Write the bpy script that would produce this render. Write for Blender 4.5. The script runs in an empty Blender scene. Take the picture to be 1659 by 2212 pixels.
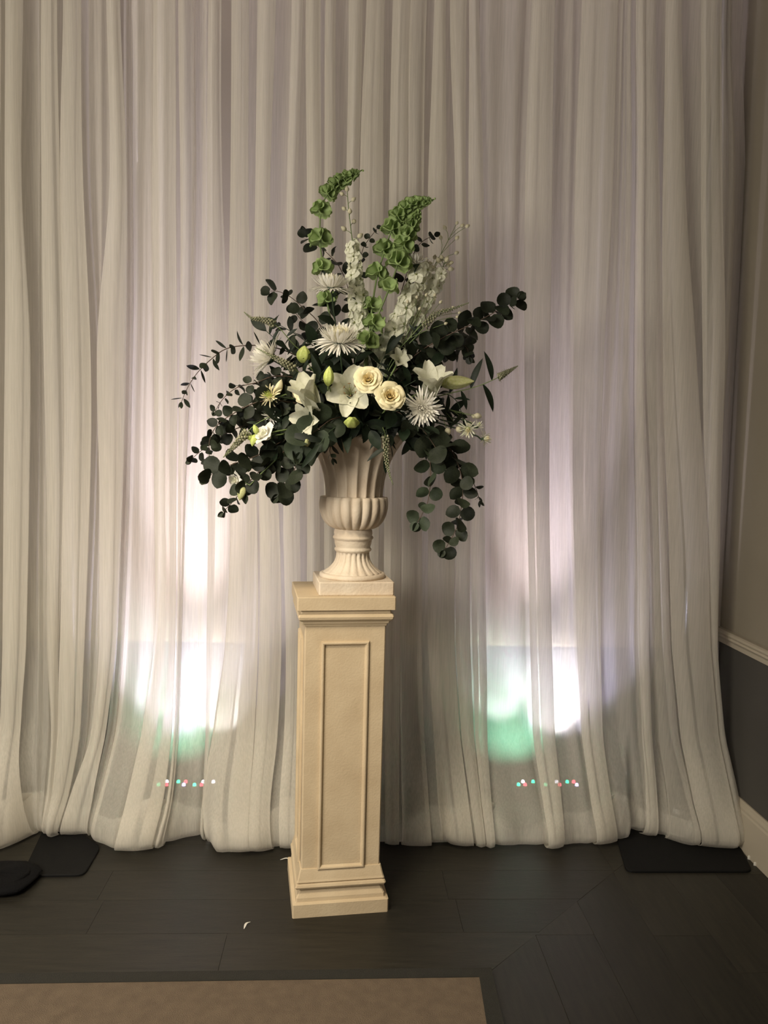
import bpy, math, random
from mathutils import Vector, Matrix

random.seed(7)
sc = bpy.context.scene
COL = sc.collection
R = math.radians

# ------------------------------------------------------------------ camera
F_PX = 1720.0
CAM_H = 1.60
YAW, PITCH, ROLL = R(2.75), R(-4.19), R(1.4)
_f = Vector((math.sin(YAW) * math.cos(PITCH), math.cos(YAW) * math.cos(PITCH), math.sin(PITCH)))
_r0 = Vector((math.cos(YAW), -math.sin(YAW), 0))
_u0 = _r0.cross(_f)
_r = _r0 * math.cos(ROLL) + _u0 * math.sin(ROLL)
_u = _u0 * math.cos(ROLL) - _r0 * math.sin(ROLL)
CAM = Vector((0, 0, CAM_H))
cam_d = bpy.data.cameras.new('camera')
cam_d.sensor_fit = 'VERTICAL'
cam_d.sensor_height = 36.0
cam_d.lens = F_PX / 2212 * 36.0
cam_d.clip_start = 0.05
cam = bpy.data.objects.new('camera', cam_d)
COL.objects.link(cam)
m3 = Matrix((_r, _u, -_f)).transposed()
cam.matrix_world = Matrix.Translation(CAM) @ m3.to_4x4()
sc.camera = cam

# ------------------------------------------------------------------ world, lights, exposure
sc.view_settings.view_transform = 'Standard'
sc.view_settings.look = 'None'
sc.view_settings.gamma = 1.0
sc.view_settings.use_curve_mapping = False
sc.view_settings.exposure = 0.0
w = bpy.data.worlds.new('room_ambient')
sc.world = w
w.use_nodes = True
w.node_tree.nodes['Background'].inputs[0].default_value = (1.0, 0.93, 0.83, 1)
w.node_tree.nodes['Background'].inputs[1].default_value = 0.25


def light(name, kind, loc, target, energy, color, **kw):
    d = bpy.data.lights.new(name, kind)
    d.energy = energy
    d.color = color
    for k, v in kw.items():
        setattr(d, k, v)
    o = bpy.data.objects.new(name, d)
    COL.objects.link(o)
    o.location = loc
    o.rotation_euler = (Vector(target) - Vector(loc)).to_track_quat('-Z', 'Y').to_euler()
    return o


# warm ceiling downlight in front of the backdrop, left of the pedestal, and a broad warm lamp at the left side of the room
light('ceiling_downlight', 'SPOT', (-0.80, 0.9, 3.6), (-0.28, 2.72, 0.0), 345, (1.0, 0.87, 0.68),
      spot_size=R(58), spot_blend=0.8, shadow_soft_size=0.40)
light('side_lamp', 'AREA', (-2.2, 0.2, 2.1), (-0.5, 3.2, 0.9), 96, (1.0, 0.91, 0.79),
      shape='RECTANGLE', size=1.6, size_y=0.9)
try:
    sc.cycles.use_denoising = True
    sc.cycles.transparent_max_bounces = 10
    sc.cycles.max_bounces = 5
    sc.cycles.diffuse_bounces = 3
    sc.cycles.glossy_bounces = 2
    sc.cycles.use_adaptive_sampling = True
    sc.cycles.adaptive_threshold = 0.18
    sc.cycles.caustics_reflective = False
    sc.cycles.caustics_refractive = False
    sc.cycles.sample_clamp_indirect = 6.0
except Exception:
    pass


# ------------------------------------------------------------------ geometry helpers
def ray(px, py):
    return _f + _r * ((px - 829.5) / F_PX) - _u * ((py - 1106.0) / F_PX)


def atY(px, py, Y):
    d = ray(px, py)
    return CAM + d * ((Y - CAM.y) / d.y)


def atZ(px, py, z=0.0):
    d = ray(px, py)
    return CAM + d * ((z - CAM.z) / d.z)


def lin(c):
    def g(v):
        v /= 255.0
        return v / 12.92 if v <= 0.04045 else ((v + 0.055) / 1.055) ** 2.4
    return (g(c[0]), g(c[1]), g(c[2]), 1.0)


def me(name, verts, faces, smooth=True):
    m = bpy.data.meshes.new(name)
    m.from_pydata([tuple(v) for v in verts], [], faces)
    if smooth:
        m.polygons.foreach_set('use_smooth', [True] * len(m.polygons))
    m.update()
    return m


def ob(name, mesh, mat=None, parent=None, loc=None):
    if mat is not None and len(mesh.materials) == 0:
        for mm in (mat if isinstance(mat, (list, tuple)) else [mat]):
            mesh.materials.append(mm)
    o = bpy.data.objects.new(name, mesh)
    COL.objects.link(o)
    if parent is not None:
        o.parent = parent
    if loc is not None:
        o.location = loc
    return o


def tag(o, label=None, cat=None, group=None, kind=None):
    if label:
        o['label'] = label
    if cat:
        o['category'] = cat
    if group:
        o['group'] = group
    if kind:
        o['kind'] = kind
    return o


def thing(name, loc, label, cat, group=None, rz=0):
    o = bpy.data.objects.new(name, None)
    o.empty_display_size = 0.05
    COL.objects.link(o)
    o.location = loc
    o.rotation_euler = (0, 0, rz)
    return tag(o, label, cat, group)


class G:
    """collects shapes into one mesh"""

    def __init__(s):
        s.v, s.f, s.mi = [], [], []

    def add(s, v, f, mi=0):
        n = len(s.v)
        s.v += [Vector(p) for p in v]
        s.f += [tuple(i + n for i in q) for q in f]
        s.mi += [mi] * len(f)

    def box(s, a, b, mi=0):
        (x0, y0, z0), (x1, y1, z1) = a, b
        s.add([(x0, y0, z0), (x1, y0, z0), (x1, y1, z0), (x0, y1, z0), (x0, y0, z1), (x1, y0, z1), (x1, y1, z1), (x0, y1, z1)],
              [(3, 2, 1, 0), (4, 5, 6, 7), (0, 1, 5, 4), (1, 2, 6, 5), (2, 3, 7, 6), (3, 0, 4, 7)], mi)

    def tube(s, pts, rad, n=6, mi=0, cap=True):
        pts = [Vector(p) for p in pts]
        rings = []
        ref = Vector((0.31, 0.92, 0.24)).normalized()
        for i, p in enumerate(pts):
            t = (pts[min(i + 1, len(pts) - 1)] - pts[max(i - 1, 0)])
            t = t.normalized() if t.length > 1e-9 else Vector((0, 0, 1))
            a = t.cross(ref)
            if a.length < 1e-3:
                a = t.cross(Vector((1, 0, 0)))
            a.normalize()
            b = t.cross(a)
            r = rad[i] if isinstance(rad, (list, tuple)) else rad
            rings.append([p + (a * math.cos(2 * math.pi * k / n) + b * math.sin(2 * math.pi * k / n)) * r for k in range(n)])
        v = [q for ring in rings for q in ring]
        f = []
        for i in range(len(pts) - 1):
            for k in range(n):
                f.append((i * n + k, i * n + (k + 1) % n, (i + 1) * n + (k + 1) % n, (i + 1) * n + k))
        if cap:
            f.append(tuple(range(n - 1, -1, -1)))
            f.append(tuple((len(pts) - 1) * n + k for k in range(n)))
        s.add(v, f, mi)

    def lathe(s, prof, n=24, mi=0, center=(0, 0, 0), M=None):
        v, f = [], []
        c = Vector(center)
        for r, z in prof:
            for k in range(n):
                a = 2 * math.pi * k / n
                p = Vector((r * math.cos(a), r * math.sin(a), z))
                v.append(c + (M @ p if M else p))
        for i in range(len(prof) - 1):
            for k in range(n):
                f.append((i * n + k, i * n + (k + 1) % n, (i + 1) * n + (k + 1) % n, (i + 1) * n + k))
        s.add(v, f, mi)

    def mesh(s, name, smooth=True):
        m = me(name, s.v, s.f, smooth)
        if any(s.mi):
            m.polygons.foreach_set('material_index', s.mi)
        return m


def catmull(pts, n):
    """n samples along a smooth curve through pts (Vectors)"""
    pts = [Vector(p) for p in pts]
    if len(pts) == 2:
        return [pts[0].lerp(pts[1], i / (n - 1)) for i in range(n)]
    ext = [pts[0] * 2 - pts[1]] + pts + [pts[-1] * 2 - pts[-2]]
    ln = [0]
    for i in range(len(pts) - 1):
        ln.append(ln[-1] + (pts[i + 1] - pts[i]).length)
    out = []
    for k in range(n):
        d = ln[-1] * k / (n - 1)
        i = 0
        while i < len(pts) - 2 and d > ln[i + 1]:
            i += 1
        t = (d - ln[i]) / max(ln[i + 1] - ln[i], 1e-9)
        p0, p1, p2, p3 = ext[i], ext[i + 1], ext[i + 2], ext[i + 3]
        out.append(0.5 * ((2 * p1) + (p2 - p0) * t + (2 * p0 - 5 * p1 + 4 * p2 - p3) * t * t + (3 * p1 - p0 - 3 * p2 + p3) * t ** 3))
    return out


def interp(xs, ys, x):
    if x <= xs[0]:
        return ys[0]
    for i in range(len(xs) - 1):
        if x <= xs[i + 1]:
            t = (x - xs[i]) / (xs[i + 1] - xs[i])
            return ys[i] + (ys[i + 1] - ys[i]) * t
    return ys[-1]


def frame(d, nrm):
    """rotation with Y along d and Z near nrm"""
    y = Vector(d).normalized()
    z = Vector(nrm)
    z = z - y * z.dot(y)
    if z.length < 1e-4:
        z = Vector((0.3, -0.9, 0.2)) - y * Vector((0.3, -0.9, 0.2)).dot(y)
    z.normalize()
    x = y.cross(z)
    return Matrix((x, y, z)).transposed()


def put(name, mesh, parent, pos, d, nrm, s=1.0, sx=None):
    o = bpy.data.objects.new(name, mesh)
    COL.objects.link(o)
    o.parent = parent
    M = frame(d, nrm).to_4x4()
    S = Matrix.Diagonal(((sx if sx else s), s, s, 1))
    base = parent.matrix_basis.translation if parent.parent is None else Vector((0, 0, 0))
    o.matrix_basis = Matrix.Translation(Vector(pos) - base) @ M @ S
    return o


# ------------------------------------------------------------------ materials
def material(name, col, rough=0.6, col2=None, nscale=8.0, bump=0.0, bscale=40.0, rnd=0.0, transl=0.0,
             stretch=None, spec=0.5, detail=4.0, emit=None, estr=0.0, metal=0.0, sheen=0.0):
    m = bpy.data.materials.new(name)
    m.use_nodes = True
    nt = m.node_tree
    N, L = nt.nodes, nt.links
    b = N['Principled BSDF']
    out = N['Material Output']
    b.inputs['Roughness'].default_value = rough
    b.inputs['Specular IOR Level'].default_value = spec
    b.inputs['Metallic'].default_value = metal
    tc = N.new('ShaderNodeTexCoord')
    vec = tc.outputs['Object']
    if stretch:
        mp = N.new('ShaderNodeMapping')
        mp.inputs['Scale'].default_value = stretch
        L.new(vec, mp.inputs['Vector'])
        vec = mp.outputs['Vector']
    colout = None
    if col2 is not None:
        nz = N.new('ShaderNodeTexNoise')
        nz.inputs['Scale'].default_value = nscale
        nz.inputs['Detail'].default_value = detail
        L.new(vec, nz.inputs['Vector'])
        cr = N.new('ShaderNodeValToRGB')
        cr.color_ramp.elements[0].position = 0.3
        cr.color_ramp.elements[1].position = 0.7
        cr.color_ramp.elements[0].color = lin(col)
        cr.color_ramp.elements[1].color = lin(col2)
        L.new(nz.outputs['Fac'], cr.inputs['Fac'])
        colout = cr.outputs['Color']
    if rnd > 0:
        oi = N.new('ShaderNodeObjectInfo')
        hs = N.new('ShaderNodeHueSaturation')
        mr = N.new('ShaderNodeMapRange')
        mr.inputs['To Min'].default_value = 1 - rnd
        mr.inputs['To Max'].default_value = 1 + rnd
        L.new(oi.outputs['Random'], mr.inputs['Value'])
        L.new(mr.outputs['Result'], hs.inputs['Value'])
        if colout is not None:
            L.new(colout, hs.inputs['Color'])
        else:
            hs.inputs['Color'].default_value = lin(col)
        colout = hs.outputs['Color']
    if colout is not None:
        L.new(colout, b.inputs['Base Color'])
    else:
        b.inputs['Base Color'].default_value = lin(col)
    if bump > 0:
        nb = N.new('ShaderNodeTexNoise')
        nb.inputs['Scale'].default_value = bscale
        nb.inputs['Detail'].default_value = 5
        L.new(vec, nb.inputs['Vector'])
        bp = N.new('ShaderNodeBump')
        bp.inputs['Strength'].default_value = bump
        bp.inputs['Distance'].default_value = 0.01
        L.new(nb.outputs['Fac'], bp.inputs['Height'])
        L.new(bp.outputs['Normal'], b.inputs['Normal'])
    if transl > 0:
        t = N.new('ShaderNodeBsdfTranslucent')
        mx = N.new('ShaderNodeMixShader')
        mx.inputs[0].default_value = transl
        if colout is not None:
            L.new(colout, t.inputs['Color'])
        else:
            t.inputs['Color'].default_value = lin(col)
        L.new(b.outputs['BSDF'], mx.inputs[1])
        L.new(t.outputs['BSDF'], mx.inputs[2])
        L.new(mx.outputs['Shader'], out.inputs['Surface'])
    if emit:
        b.inputs['Emission Color'].default_value = emit
        b.inputs['Emission Strength'].default_value = estr
    return m


def sheer_material():
    m = bpy.data.materials.new('sheer_cream_voile')
    m.use_nodes = True
    nt = m.node_tree
    N, L = nt.nodes, nt.links
    N.remove(N['Principled BSDF'])
    out = N['Material Output']
    tc = N.new('ShaderNodeTexCoord')
    mp = N.new('ShaderNodeMapping')
    mp.inputs['Scale'].default_value = (60, 60, 2.0)
    nz = N.new('ShaderNodeTexNoise')
    nz.inputs['Scale'].default_value = 3.0
    nz.inputs['Detail'].default_value = 3.0
    L.new(tc.outputs['Object'], mp.inputs['Vector'])
    L.new(mp.outputs['Vector'], nz.inputs['Vector'])
    mr = N.new('ShaderNodeMapRange')
    mr.inputs['From Min'].default_value = 0.3
    mr.inputs['From Max'].default_value = 0.7
    mr.inputs['To Min'].default_value = 0.42
    mr.inputs['To Max'].default_value = 0.52
    L.new(nz.outputs['Fac'], mr.inputs['Value'])
    d = N.new('ShaderNodeBsdfDiffuse')
    d.inputs['Color'].default_value = lin((240, 234, 218))
    t = N.new('ShaderNodeBsdfTranslucent')
    t.inputs['Color'].default_value = lin((238, 236, 234))
    tr = N.new('ShaderNodeBsdfTransparent')
    tr.inputs['Color'].default_value = (0.98, 0.98, 0.98, 1)
    m1 = N.new('ShaderNodeMixShader')
    m1.inputs[0].default_value = 0.42
    L.new(d.outputs[0], m1.inputs[1])
    L.new(t.outputs[0], m1.inputs[2])
    m2 = N.new('ShaderNodeMixShader')
    L.new(mr.outputs['Result'], m2.inputs[0])
    L.new(m1.outputs[0], m2.inputs[1])
    L.new(tr.outputs[0], m2.inputs[2])
    L.new(m2.outputs[0], out.inputs['Surface'])
    return m


MAT = {}
MAT['sheer'] = sheer_material()
MAT['plank'] = material('dark_oak_vinyl', (30, 28, 22), 0.48, (42, 39, 31), 5.0, 0.08, 30, rnd=0.22, stretch=(1.2, 12, 12), spec=0.4)
MAT['plank_y'] = material('dark_oak_vinyl_turned', (30, 28, 22), 0.48, (42, 39, 31), 5.0, 0.08, 30, rnd=0.22, stretch=(12, 1.2, 12), spec=0.4)
MAT['subfloor'] = material('dark_subfloor', (28, 26, 21), 0.8)
MAT['wall'] = material('cream_wall_paint', (138, 130, 113), 0.8, (133, 125, 108), 3, 0.03, 120)
MAT['dado'] = material('dark_grey_dado_paint', (72, 69, 63), 0.75, (67, 64, 58), 3, 0.03, 120)
MAT['dado_back'] = material('dado_paint_lightened', (106, 103, 98), 0.75, (98, 96, 91), 3, 0.03, 120)  # dado colour lightened to keep the uplight beams bright below the wall paint
MAT['trim'] = material('cream_trim_paint', (178, 168, 148), 0.5)
MAT['ceiling'] = material('ceiling_paint', (170, 162, 148), 0.9)
MAT['carpet'] = material('beige_carpet', (94, 80, 64), 0.95, (106, 91, 73), 30, 0.6, 350, detail=6)
MAT['carpet_edge'] = material('dark_carpet_binding', (34, 32, 24), 0.85, (28, 27, 20), 40, 0.4, 300)
MAT['stone'] = material('cream_plaster_stone', (204, 186, 154), 0.82, (188, 168, 136), 7, 0.12, 170, detail=6)
MAT['urnstone'] = material('cream_plaster_urn', (214, 202, 182), 0.8, (196, 178, 154), 9, 0.18, 110, detail=6)
MAT['black'] = material('black_powder_steel', (10, 10, 10), 0.7, (13, 13, 12), 30, 0.05, 200, spec=0.2)
MAT['blackfab'] = material('black_nylon', (9, 9, 10), 0.85, None, bump=0.3, bscale=200, spec=0.15)
MAT['tagw'] = material('grey_label', (150, 150, 150), 0.6)
MAT['steel'] = material('brushed_steel', (120, 120, 120), 0.4, metal=0.8)
MAT['euc'] = material('eucalyptus_leaf', (30, 36, 24), 0.6, (42, 48, 33), 14, rnd=0.45, transl=0.10, spec=0.3)
MAT['euc_grey'] = material('grey_eucalyptus_leaf', (60, 70, 52), 0.6, (50, 60, 44), 14, rnd=0.25, transl=0.12, spec=0.3)
MAT['dark'] = material('dark_green_leaf', (18, 28, 17), 0.55, (26, 38, 22), 16, rnd=0.4, transl=0.10, spec=0.3)
MAT['estem'] = material('eucalyptus_stem', (78, 62, 48), 0.7, rnd=0.2)
MAT['gstem'] = material('green_stem', (106, 124, 74), 0.6, rnd=0.15)
MAT['dstem'] = material('dark_green_stem', (46, 62, 38), 0.6, rnd=0.15)
MAT['bell'] = material('bright_green_calyx', (134, 160, 92), 0.55, (170, 190, 130), 40, rnd=0.2, transl=0.25, spec=0.3)
MAT['white'] = material('white_petal', (242, 239, 226), 0.6, (250, 248, 240), 20, rnd=0.04, transl=0.3)
MAT['mumcream'] = material('pale_cream_petal', (246, 240, 208), 0.6, (249, 245, 226), 14, rnd=0.03, transl=0.3)
MAT['lilywhite'] = material('lily_petal', (214, 214, 190), 0.6, (226, 226, 206), 14, rnd=0.04, transl=0.3)
MAT['cream'] = material('cream_petal', (244, 234, 188), 0.6, (247, 240, 206), 14, rnd=0.04, transl=0.3)
MAT['rosein'] = material('warm_cream_petal', (246, 226, 168), 0.6, (247, 234, 190), 14, rnd=0.04, transl=0.3)
MAT['greenwhite'] = material('greenish_white_petal', (234, 236, 208), 0.6, (246, 245, 228), 20, rnd=0.05, transl=0.3)
MAT['limebud'] = material('lime_bud', (178, 196, 96), 0.5, (206, 214, 130), 12, rnd=0.08, transl=0.15)
MAT['budtip'] = material('pale_bud', (214, 214, 166), 0.55, (190, 196, 120), 16, rnd=0.1, transl=0.2)
MAT['pistil'] = material('olive_pistil', (130, 136, 80), 0.6)
MAT['anther'] = material('brown_anther', (120, 88, 50), 0.7)
MAT['veronica'] = material('veronica_florets', (160, 158, 128), 0.7, (84, 86, 60), 60, rnd=0.05)
MAT['foam'] = material('dark_floral_foam', (24, 40, 26), 0.9)


def led_mat(name, c, s):
    return material(name, (20, 20, 20), 0.3, emit=(c[0], c[1], c[2], 1), estr=s)


MAT['led_g'] = led_mat('green_led', (0.02, 1.0, 0.45), 3.5)
MAT['led_r'] = led_mat('red_led', (1.0, 0.08, 0.12), 4)
MAT['led_w'] = led_mat('white_led', (0.9, 0.85, 1.0), 5)
MAT['led_b'] = led_mat('violet_led', (0.45, 0.4, 1.0), 5)

# ------------------------------------------------------------------ setting
WALL_X = atZ(1594, 1823).x
BACK_Y = 3.72
CEIL = 3.85
LEFT_X, FRONT_Y = -3.4, -2.0
g = G()
g.box((LEFT_X, FRONT_Y, -0.1), (WALL_X, BACK_Y, -0.012))
floor = tag(ob('floor', g.mesh('floor', False), MAT['subfloor']), 'dark wood-look plank floor under the curtain and pedestal', kind='structure')
g = G()
g.box((LEFT_X, FRONT_Y, CEIL), (WALL_X + 0.1, BACK_Y + 0.1, CEIL + 0.1))
tag(ob('ceiling', g.mesh('ceiling', False), MAT['ceiling']), 'plain off-white ceiling above the curtain', kind='structure')

RAIL_T = atY(0, 0, 1).z  # placeholder, replaced below
# dado rail height from the right wall
d_ = ray(1567.6, 1358)
RAIL_T = (CAM + d_ * ((WALL_X - CAM.x) / d_.x)).z
d_ = ray(1563, 1387)
RAIL_B = (CAM + d_ * ((WALL_X - CAM.x) / d_.x)).z
d_ = ray(1584, 1709)
BASE_T = (CAM + d_ * ((WALL_X - CAM.x) / d_.x)).z


def wall(name, x0, x1, y0, y1, dz, label, low='dado'):
    """upper paint + lower dado as two panels of one wall"""
    g = G()
    g.box((x0, y0, dz), (x1, y1, CEIL), 0)
    g.box((x0, y0, 0.0 - 0.1), (x1, y1, dz), 1)
    return tag(ob(name, g.mesh(name, False), [MAT['wall'], MAT[low]]), label, kind='structure')


wall('wall_right', WALL_X, WALL_X + 0.1, FRONT_Y, BACK_Y + 0.1, RAIL_B, 'cream side wall with dark grey lower part beside the curtain')
wall('wall_back', LEFT_X, WALL_X, BACK_Y, BACK_Y + 0.1, atY(829, 1392, BACK_Y).z, 'cream and grey wall behind the sheer curtain', 'dado_back')


def rail_profile_y(name, prof, x, y0, y1, sign, label):
    """moulding along Y; prof = (out, z) list"""
    v, f = [], []
    for yy in (y0, y1):
        for o_, z_ in prof:
            v.append((x + sign * o_, yy, z_))
    n = len(prof)
    for i in range(n - 1):
        f.append((i, i + 1, n + i + 1, n + i))
    f.append(tuple(range(n)))
    f.append(tuple(range(2 * n - 1, n - 1, -1)))
    return tag(ob(name, me(name, v, f, False), MAT['trim']), label, kind='structure')


def rail_profile_x(name, prof, y, x0, x1, label):
    v, f = [], []
    for xx in (x0, x1):
        for o_, z_ in prof:
            v.append((xx, y - o_, z_))
    n = len(prof)
    for i in range(n - 1):
        f.append((i, i + 1, n + i + 1, n + i))
    return tag(ob(name, me(name, v, f, False), MAT['trim']), label, kind='structure')


hr = RAIL_T - RAIL_B
rail_prof = [(0, RAIL_B - 0.0), (0.012, RAIL_B), (0.014, RAIL_B + hr * .3), (0.02, RAIL_B + hr * .42), (0.026, RAIL_B + hr * .5),
             (0.022, RAIL_B + hr * .62), (0.03, RAIL_B + hr * .78), (0.03, RAIL_B + hr * .92), (0.022, RAIL_T), (0, RAIL_T)]
base_prof = [(0, 0), (0.016, 0), (0.016, BASE_T * .78), (0.013, BASE_T * .82), (0.013, BASE_T * .87), (0.009, BASE_T * .93), (0.006, BASE_T), (0, BASE_T)]
rail_profile_y('trim_1', rail_prof, WALL_X, FRONT_Y, BACK_Y, -1, 'moulded cream chair rail along the right side wall')
rail_profile_y('baseboard_right', base_prof, WALL_X, FRONT_Y, BACK_Y, -1, 'tall cream baseboard along the right side wall')


# planks: laid along X behind the carpet, along Y beside it, mitred on a 45 degree line
def clip(poly, nx, ny, c):
    out = []
    for i in range(len(poly)):
        a, b = poly[i], poly[(i + 1) % len(poly)]
        da, db = nx * a[0] + ny * a[1] - c, nx * b[0] + ny * b[1] - c
        if da <= 0:
            out.append(a)
        if (da < 0 < db) or (db < 0 < da):
            t = da / (da - db)
            out.append((a[0] + (b[0] - a[0]) * t, a[1] + (b[1] - a[1]) * t))
    return out


def plank(poly, mat):
    gap = 0.0004
    cx = sum(p[0] for p in poly) / len(poly)
    cy = sum(p[1] for p in poly) / len(poly)
    pts = []
    for x, y in poly:
        pts.append((x - math.copysign(gap, x - cx), y - math.copysign(gap, y - cy)))
    n = len(pts)
    v = [(x - cx, y - cy, -0.012) for x, y in pts] + [(x - cx, y - cy, -0.0003) for x, y in pts] + \
        [(x - cx - math.copysign(.0007, x - cx), y - cy - math.copysign(.0007, y - cy), 0.0) for x, y in pts]
    f = [tuple(range(2 * n, 3 * n))]
    for i in range(n):
        j = (i + 1) % n
        f.append((i, j, n + j, n + i))
        f.append((n + i, n + j, 2 * n + j, 2 * n + i))
    ob('plank', me('plank', v, f, False), mat, floor, (cx, cy, 0))


CARP = atZ(1061, 2097)
MIT = CARP.x - CARP.y       # mitre line x - y = MIT
PW = 0.2
row = 0
y = CARP.y - PW * 2
rp = random.Random(3)
while y < BACK_Y:
    off = rp.uniform(0, 1.2)
    x = -2.6 - off
    if row == 2:
        x = atZ(479, 2065).x - 1.25 * 2
    while x < WALL_X:
        poly = [(x, y), (x + 1.25, y), (x + 1.25, y + PW), (x, y + PW)]
        poly = clip(poly, 1, -1, MIT)
        poly = clip(poly, 0, 1, BACK_Y) if len(poly) > 2 else poly
        if len(poly) > 2 and y >= CARP.y - PW * 2.01:
            plank(poly, MAT['plank'])
        x += 1.25
    y += PW
    row += 1
xs0 = atZ(1157, 2020).x - PW
x = xs0 - PW
while x < WALL_X:
    yy = 0.6 - rp.uniform(0, 1.2)
    while yy < BACK_Y:
        poly = [(x, yy), (x + PW, yy), (x + PW, yy + 1.25), (x, yy + 1.25)]
        poly = clip(poly, -1, 1, -MIT)
        poly = clip(poly, 1, 0, WALL_X) if len(poly) > 2 else poly
        if len(poly) > 2 and yy + 1.25 > 1.0:
            plank(poly, MAT['plank_y'])
        yy += 1.25
    x += PW

# ------------------------------------------------------------------ carpet
c0 = CARP
c_l = atZ(0, 2110)
dirx = Vector((c_l.x - c0.x, c_l.y - c0.y, 0)).normalized()      # towards the left
c_e = atZ(1087, 2212)
diry = Vector((c_e.x - c0.x, c_e.y - c0.y, 0)).normalized()      # towards the camera
i0 = atZ(1035, 2117)
i_l = atZ(0, 2132)
i_e = atZ(1050, 2212)
carpet = thing('carpet', (c0.x + dirx.x * 1.0, c0.y - 0.8, 0), 'beige carpet with a dark border lying on the plank floor', 'carpet')
cb = Vector(carpet.location)


def quad_slab(name, pts, z0, z1, mat, parent):
    n = len(pts)
    v = [(p[0] - cb.x, p[1] - cb.y, z0) for p in pts] + [(p[0] - cb.x, p[1] - cb.y, z1) for p in pts]
    f = [tuple(range(n, 2 * n))] + [(i, (i + 1) % n, n + (i + 1) % n, n + i) for i in range(n)]
    return ob(name, me(name, v, f, False), mat, parent)


def along(a, b, t):
    return (a[0] + (b[0] - a[0]) * t, a[1] + (b[1] - a[1]) * t)


kx, ky = 1.9, 9.0
O = [(c0.x, c0.y), along(c0, c_l, kx), None, along(c0, c_e, ky)]
I = [(i0.x, i0.y), along(i0, i_l, kx), None, along(i0, i_e, ky * .9)]
quad_slab('pile', [I[0], I[3], (I[1][0], I[3][1]), I[1]][::-1], 0.0, 0.009, MAT['carpet'], carpet)
quad_slab('border', [O[0], O[1], I[1], I[0]], 0.0, 0.011, MAT['carpet_edge'], carpet)
quad_slab('border', [O[0], I[0], I[3], O[3]], 0.0, 0.011, MAT['carpet_edge'], carpet)

# ------------------------------------------------------------------ curtains
LV = [0, 400, 750, 1100, 1400, 1600, 1720, 1840]
HEM = [(-60, 1862), (0, 1855), (45, 1840), (75, 1815), (97, 1810), (115, 1818), (140, 1814), (190, 1812), (212, 1830), (270, 1852), (350, 1846),
       (440, 1820), (449, 1829), (466, 1831), (473, 1851), (540, 1851), (640, 1843), (740, 1838), (830, 1835), (930, 1841), (950, 1832),
       (958, 1822), (968, 1833), (1000, 1839), (1100, 1846), (1180, 1843), (1250, 1838), (1330, 1830), (1352, 1826), (1362, 1800),
       (1385, 1812), (1405, 1816), (1470, 1836), (1555, 1844), (1592, 1828), (1640, 1820)]
HEM_X = [h[0] for h in HEM]
CURT_Y = sum(atZ(h[0], h[1]).y for h in HEM) / len(HEM) + 0.10
ZTOP = CEIL - 0.012


def hem_y(px):
    return atZ(px, interp(HEM_X, [h[1] for h in HEM], px)).y


def edge_fn(xs):
    P = [atY(x, lv, CURT_Y) for x, lv in zip(xs, LV)]
    zs = [p.z for p in P][::-1]
    X = [p.x for p in P][::-1]

    def fx(z):
        if z >= zs[-1]:
            s_ = (X[-1] - X[-2]) / (zs[-1] - zs[-2])
            return X[-1] + s_ * (z - zs[-1]) * 0.3
        for i in range(len(zs) - 1):
            if z <= zs[i + 1]:
                t = max(0.0, (z - zs[i]) / (zs[i + 1] - zs[i]))
                m0 = (X[i + 1] - X[max(i - 1, 0)]) * .5
                m1 = (X[min(i + 2, len(X) - 1)] - X[i]) * .5
                t2, t3 = t * t, t * t * t
                return (2 * t3 - 3 * t2 + 1) * X[i] + (t3 - 2 * t2 + t) * m0 + (-2 * t3 + 3 * t2) * X[i + 1] + (t3 - t2) * m1
        return X[-1]
    return fx


def px_of(X, z, Y):
    v = Vector((X, Y, z)) - CAM
    return 829.5 + F_PX * v.dot(_r) / v.dot(_f)


NROW = 74
ZR = []
for i in range(NROW):
    t = i / (NROW - 1)
    ZR.append(ZTOP * (1 - t ** 0.85))
ZR = [z for z in ZR if z > 0.07] + [0.055, 0.038, 0.024, 0.013, 0.006, 0.003]
UPROWS = [0.004, 0.02, 0.05, 0.09, 0.13, 0.165]   # the hem turned up on the inside


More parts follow.
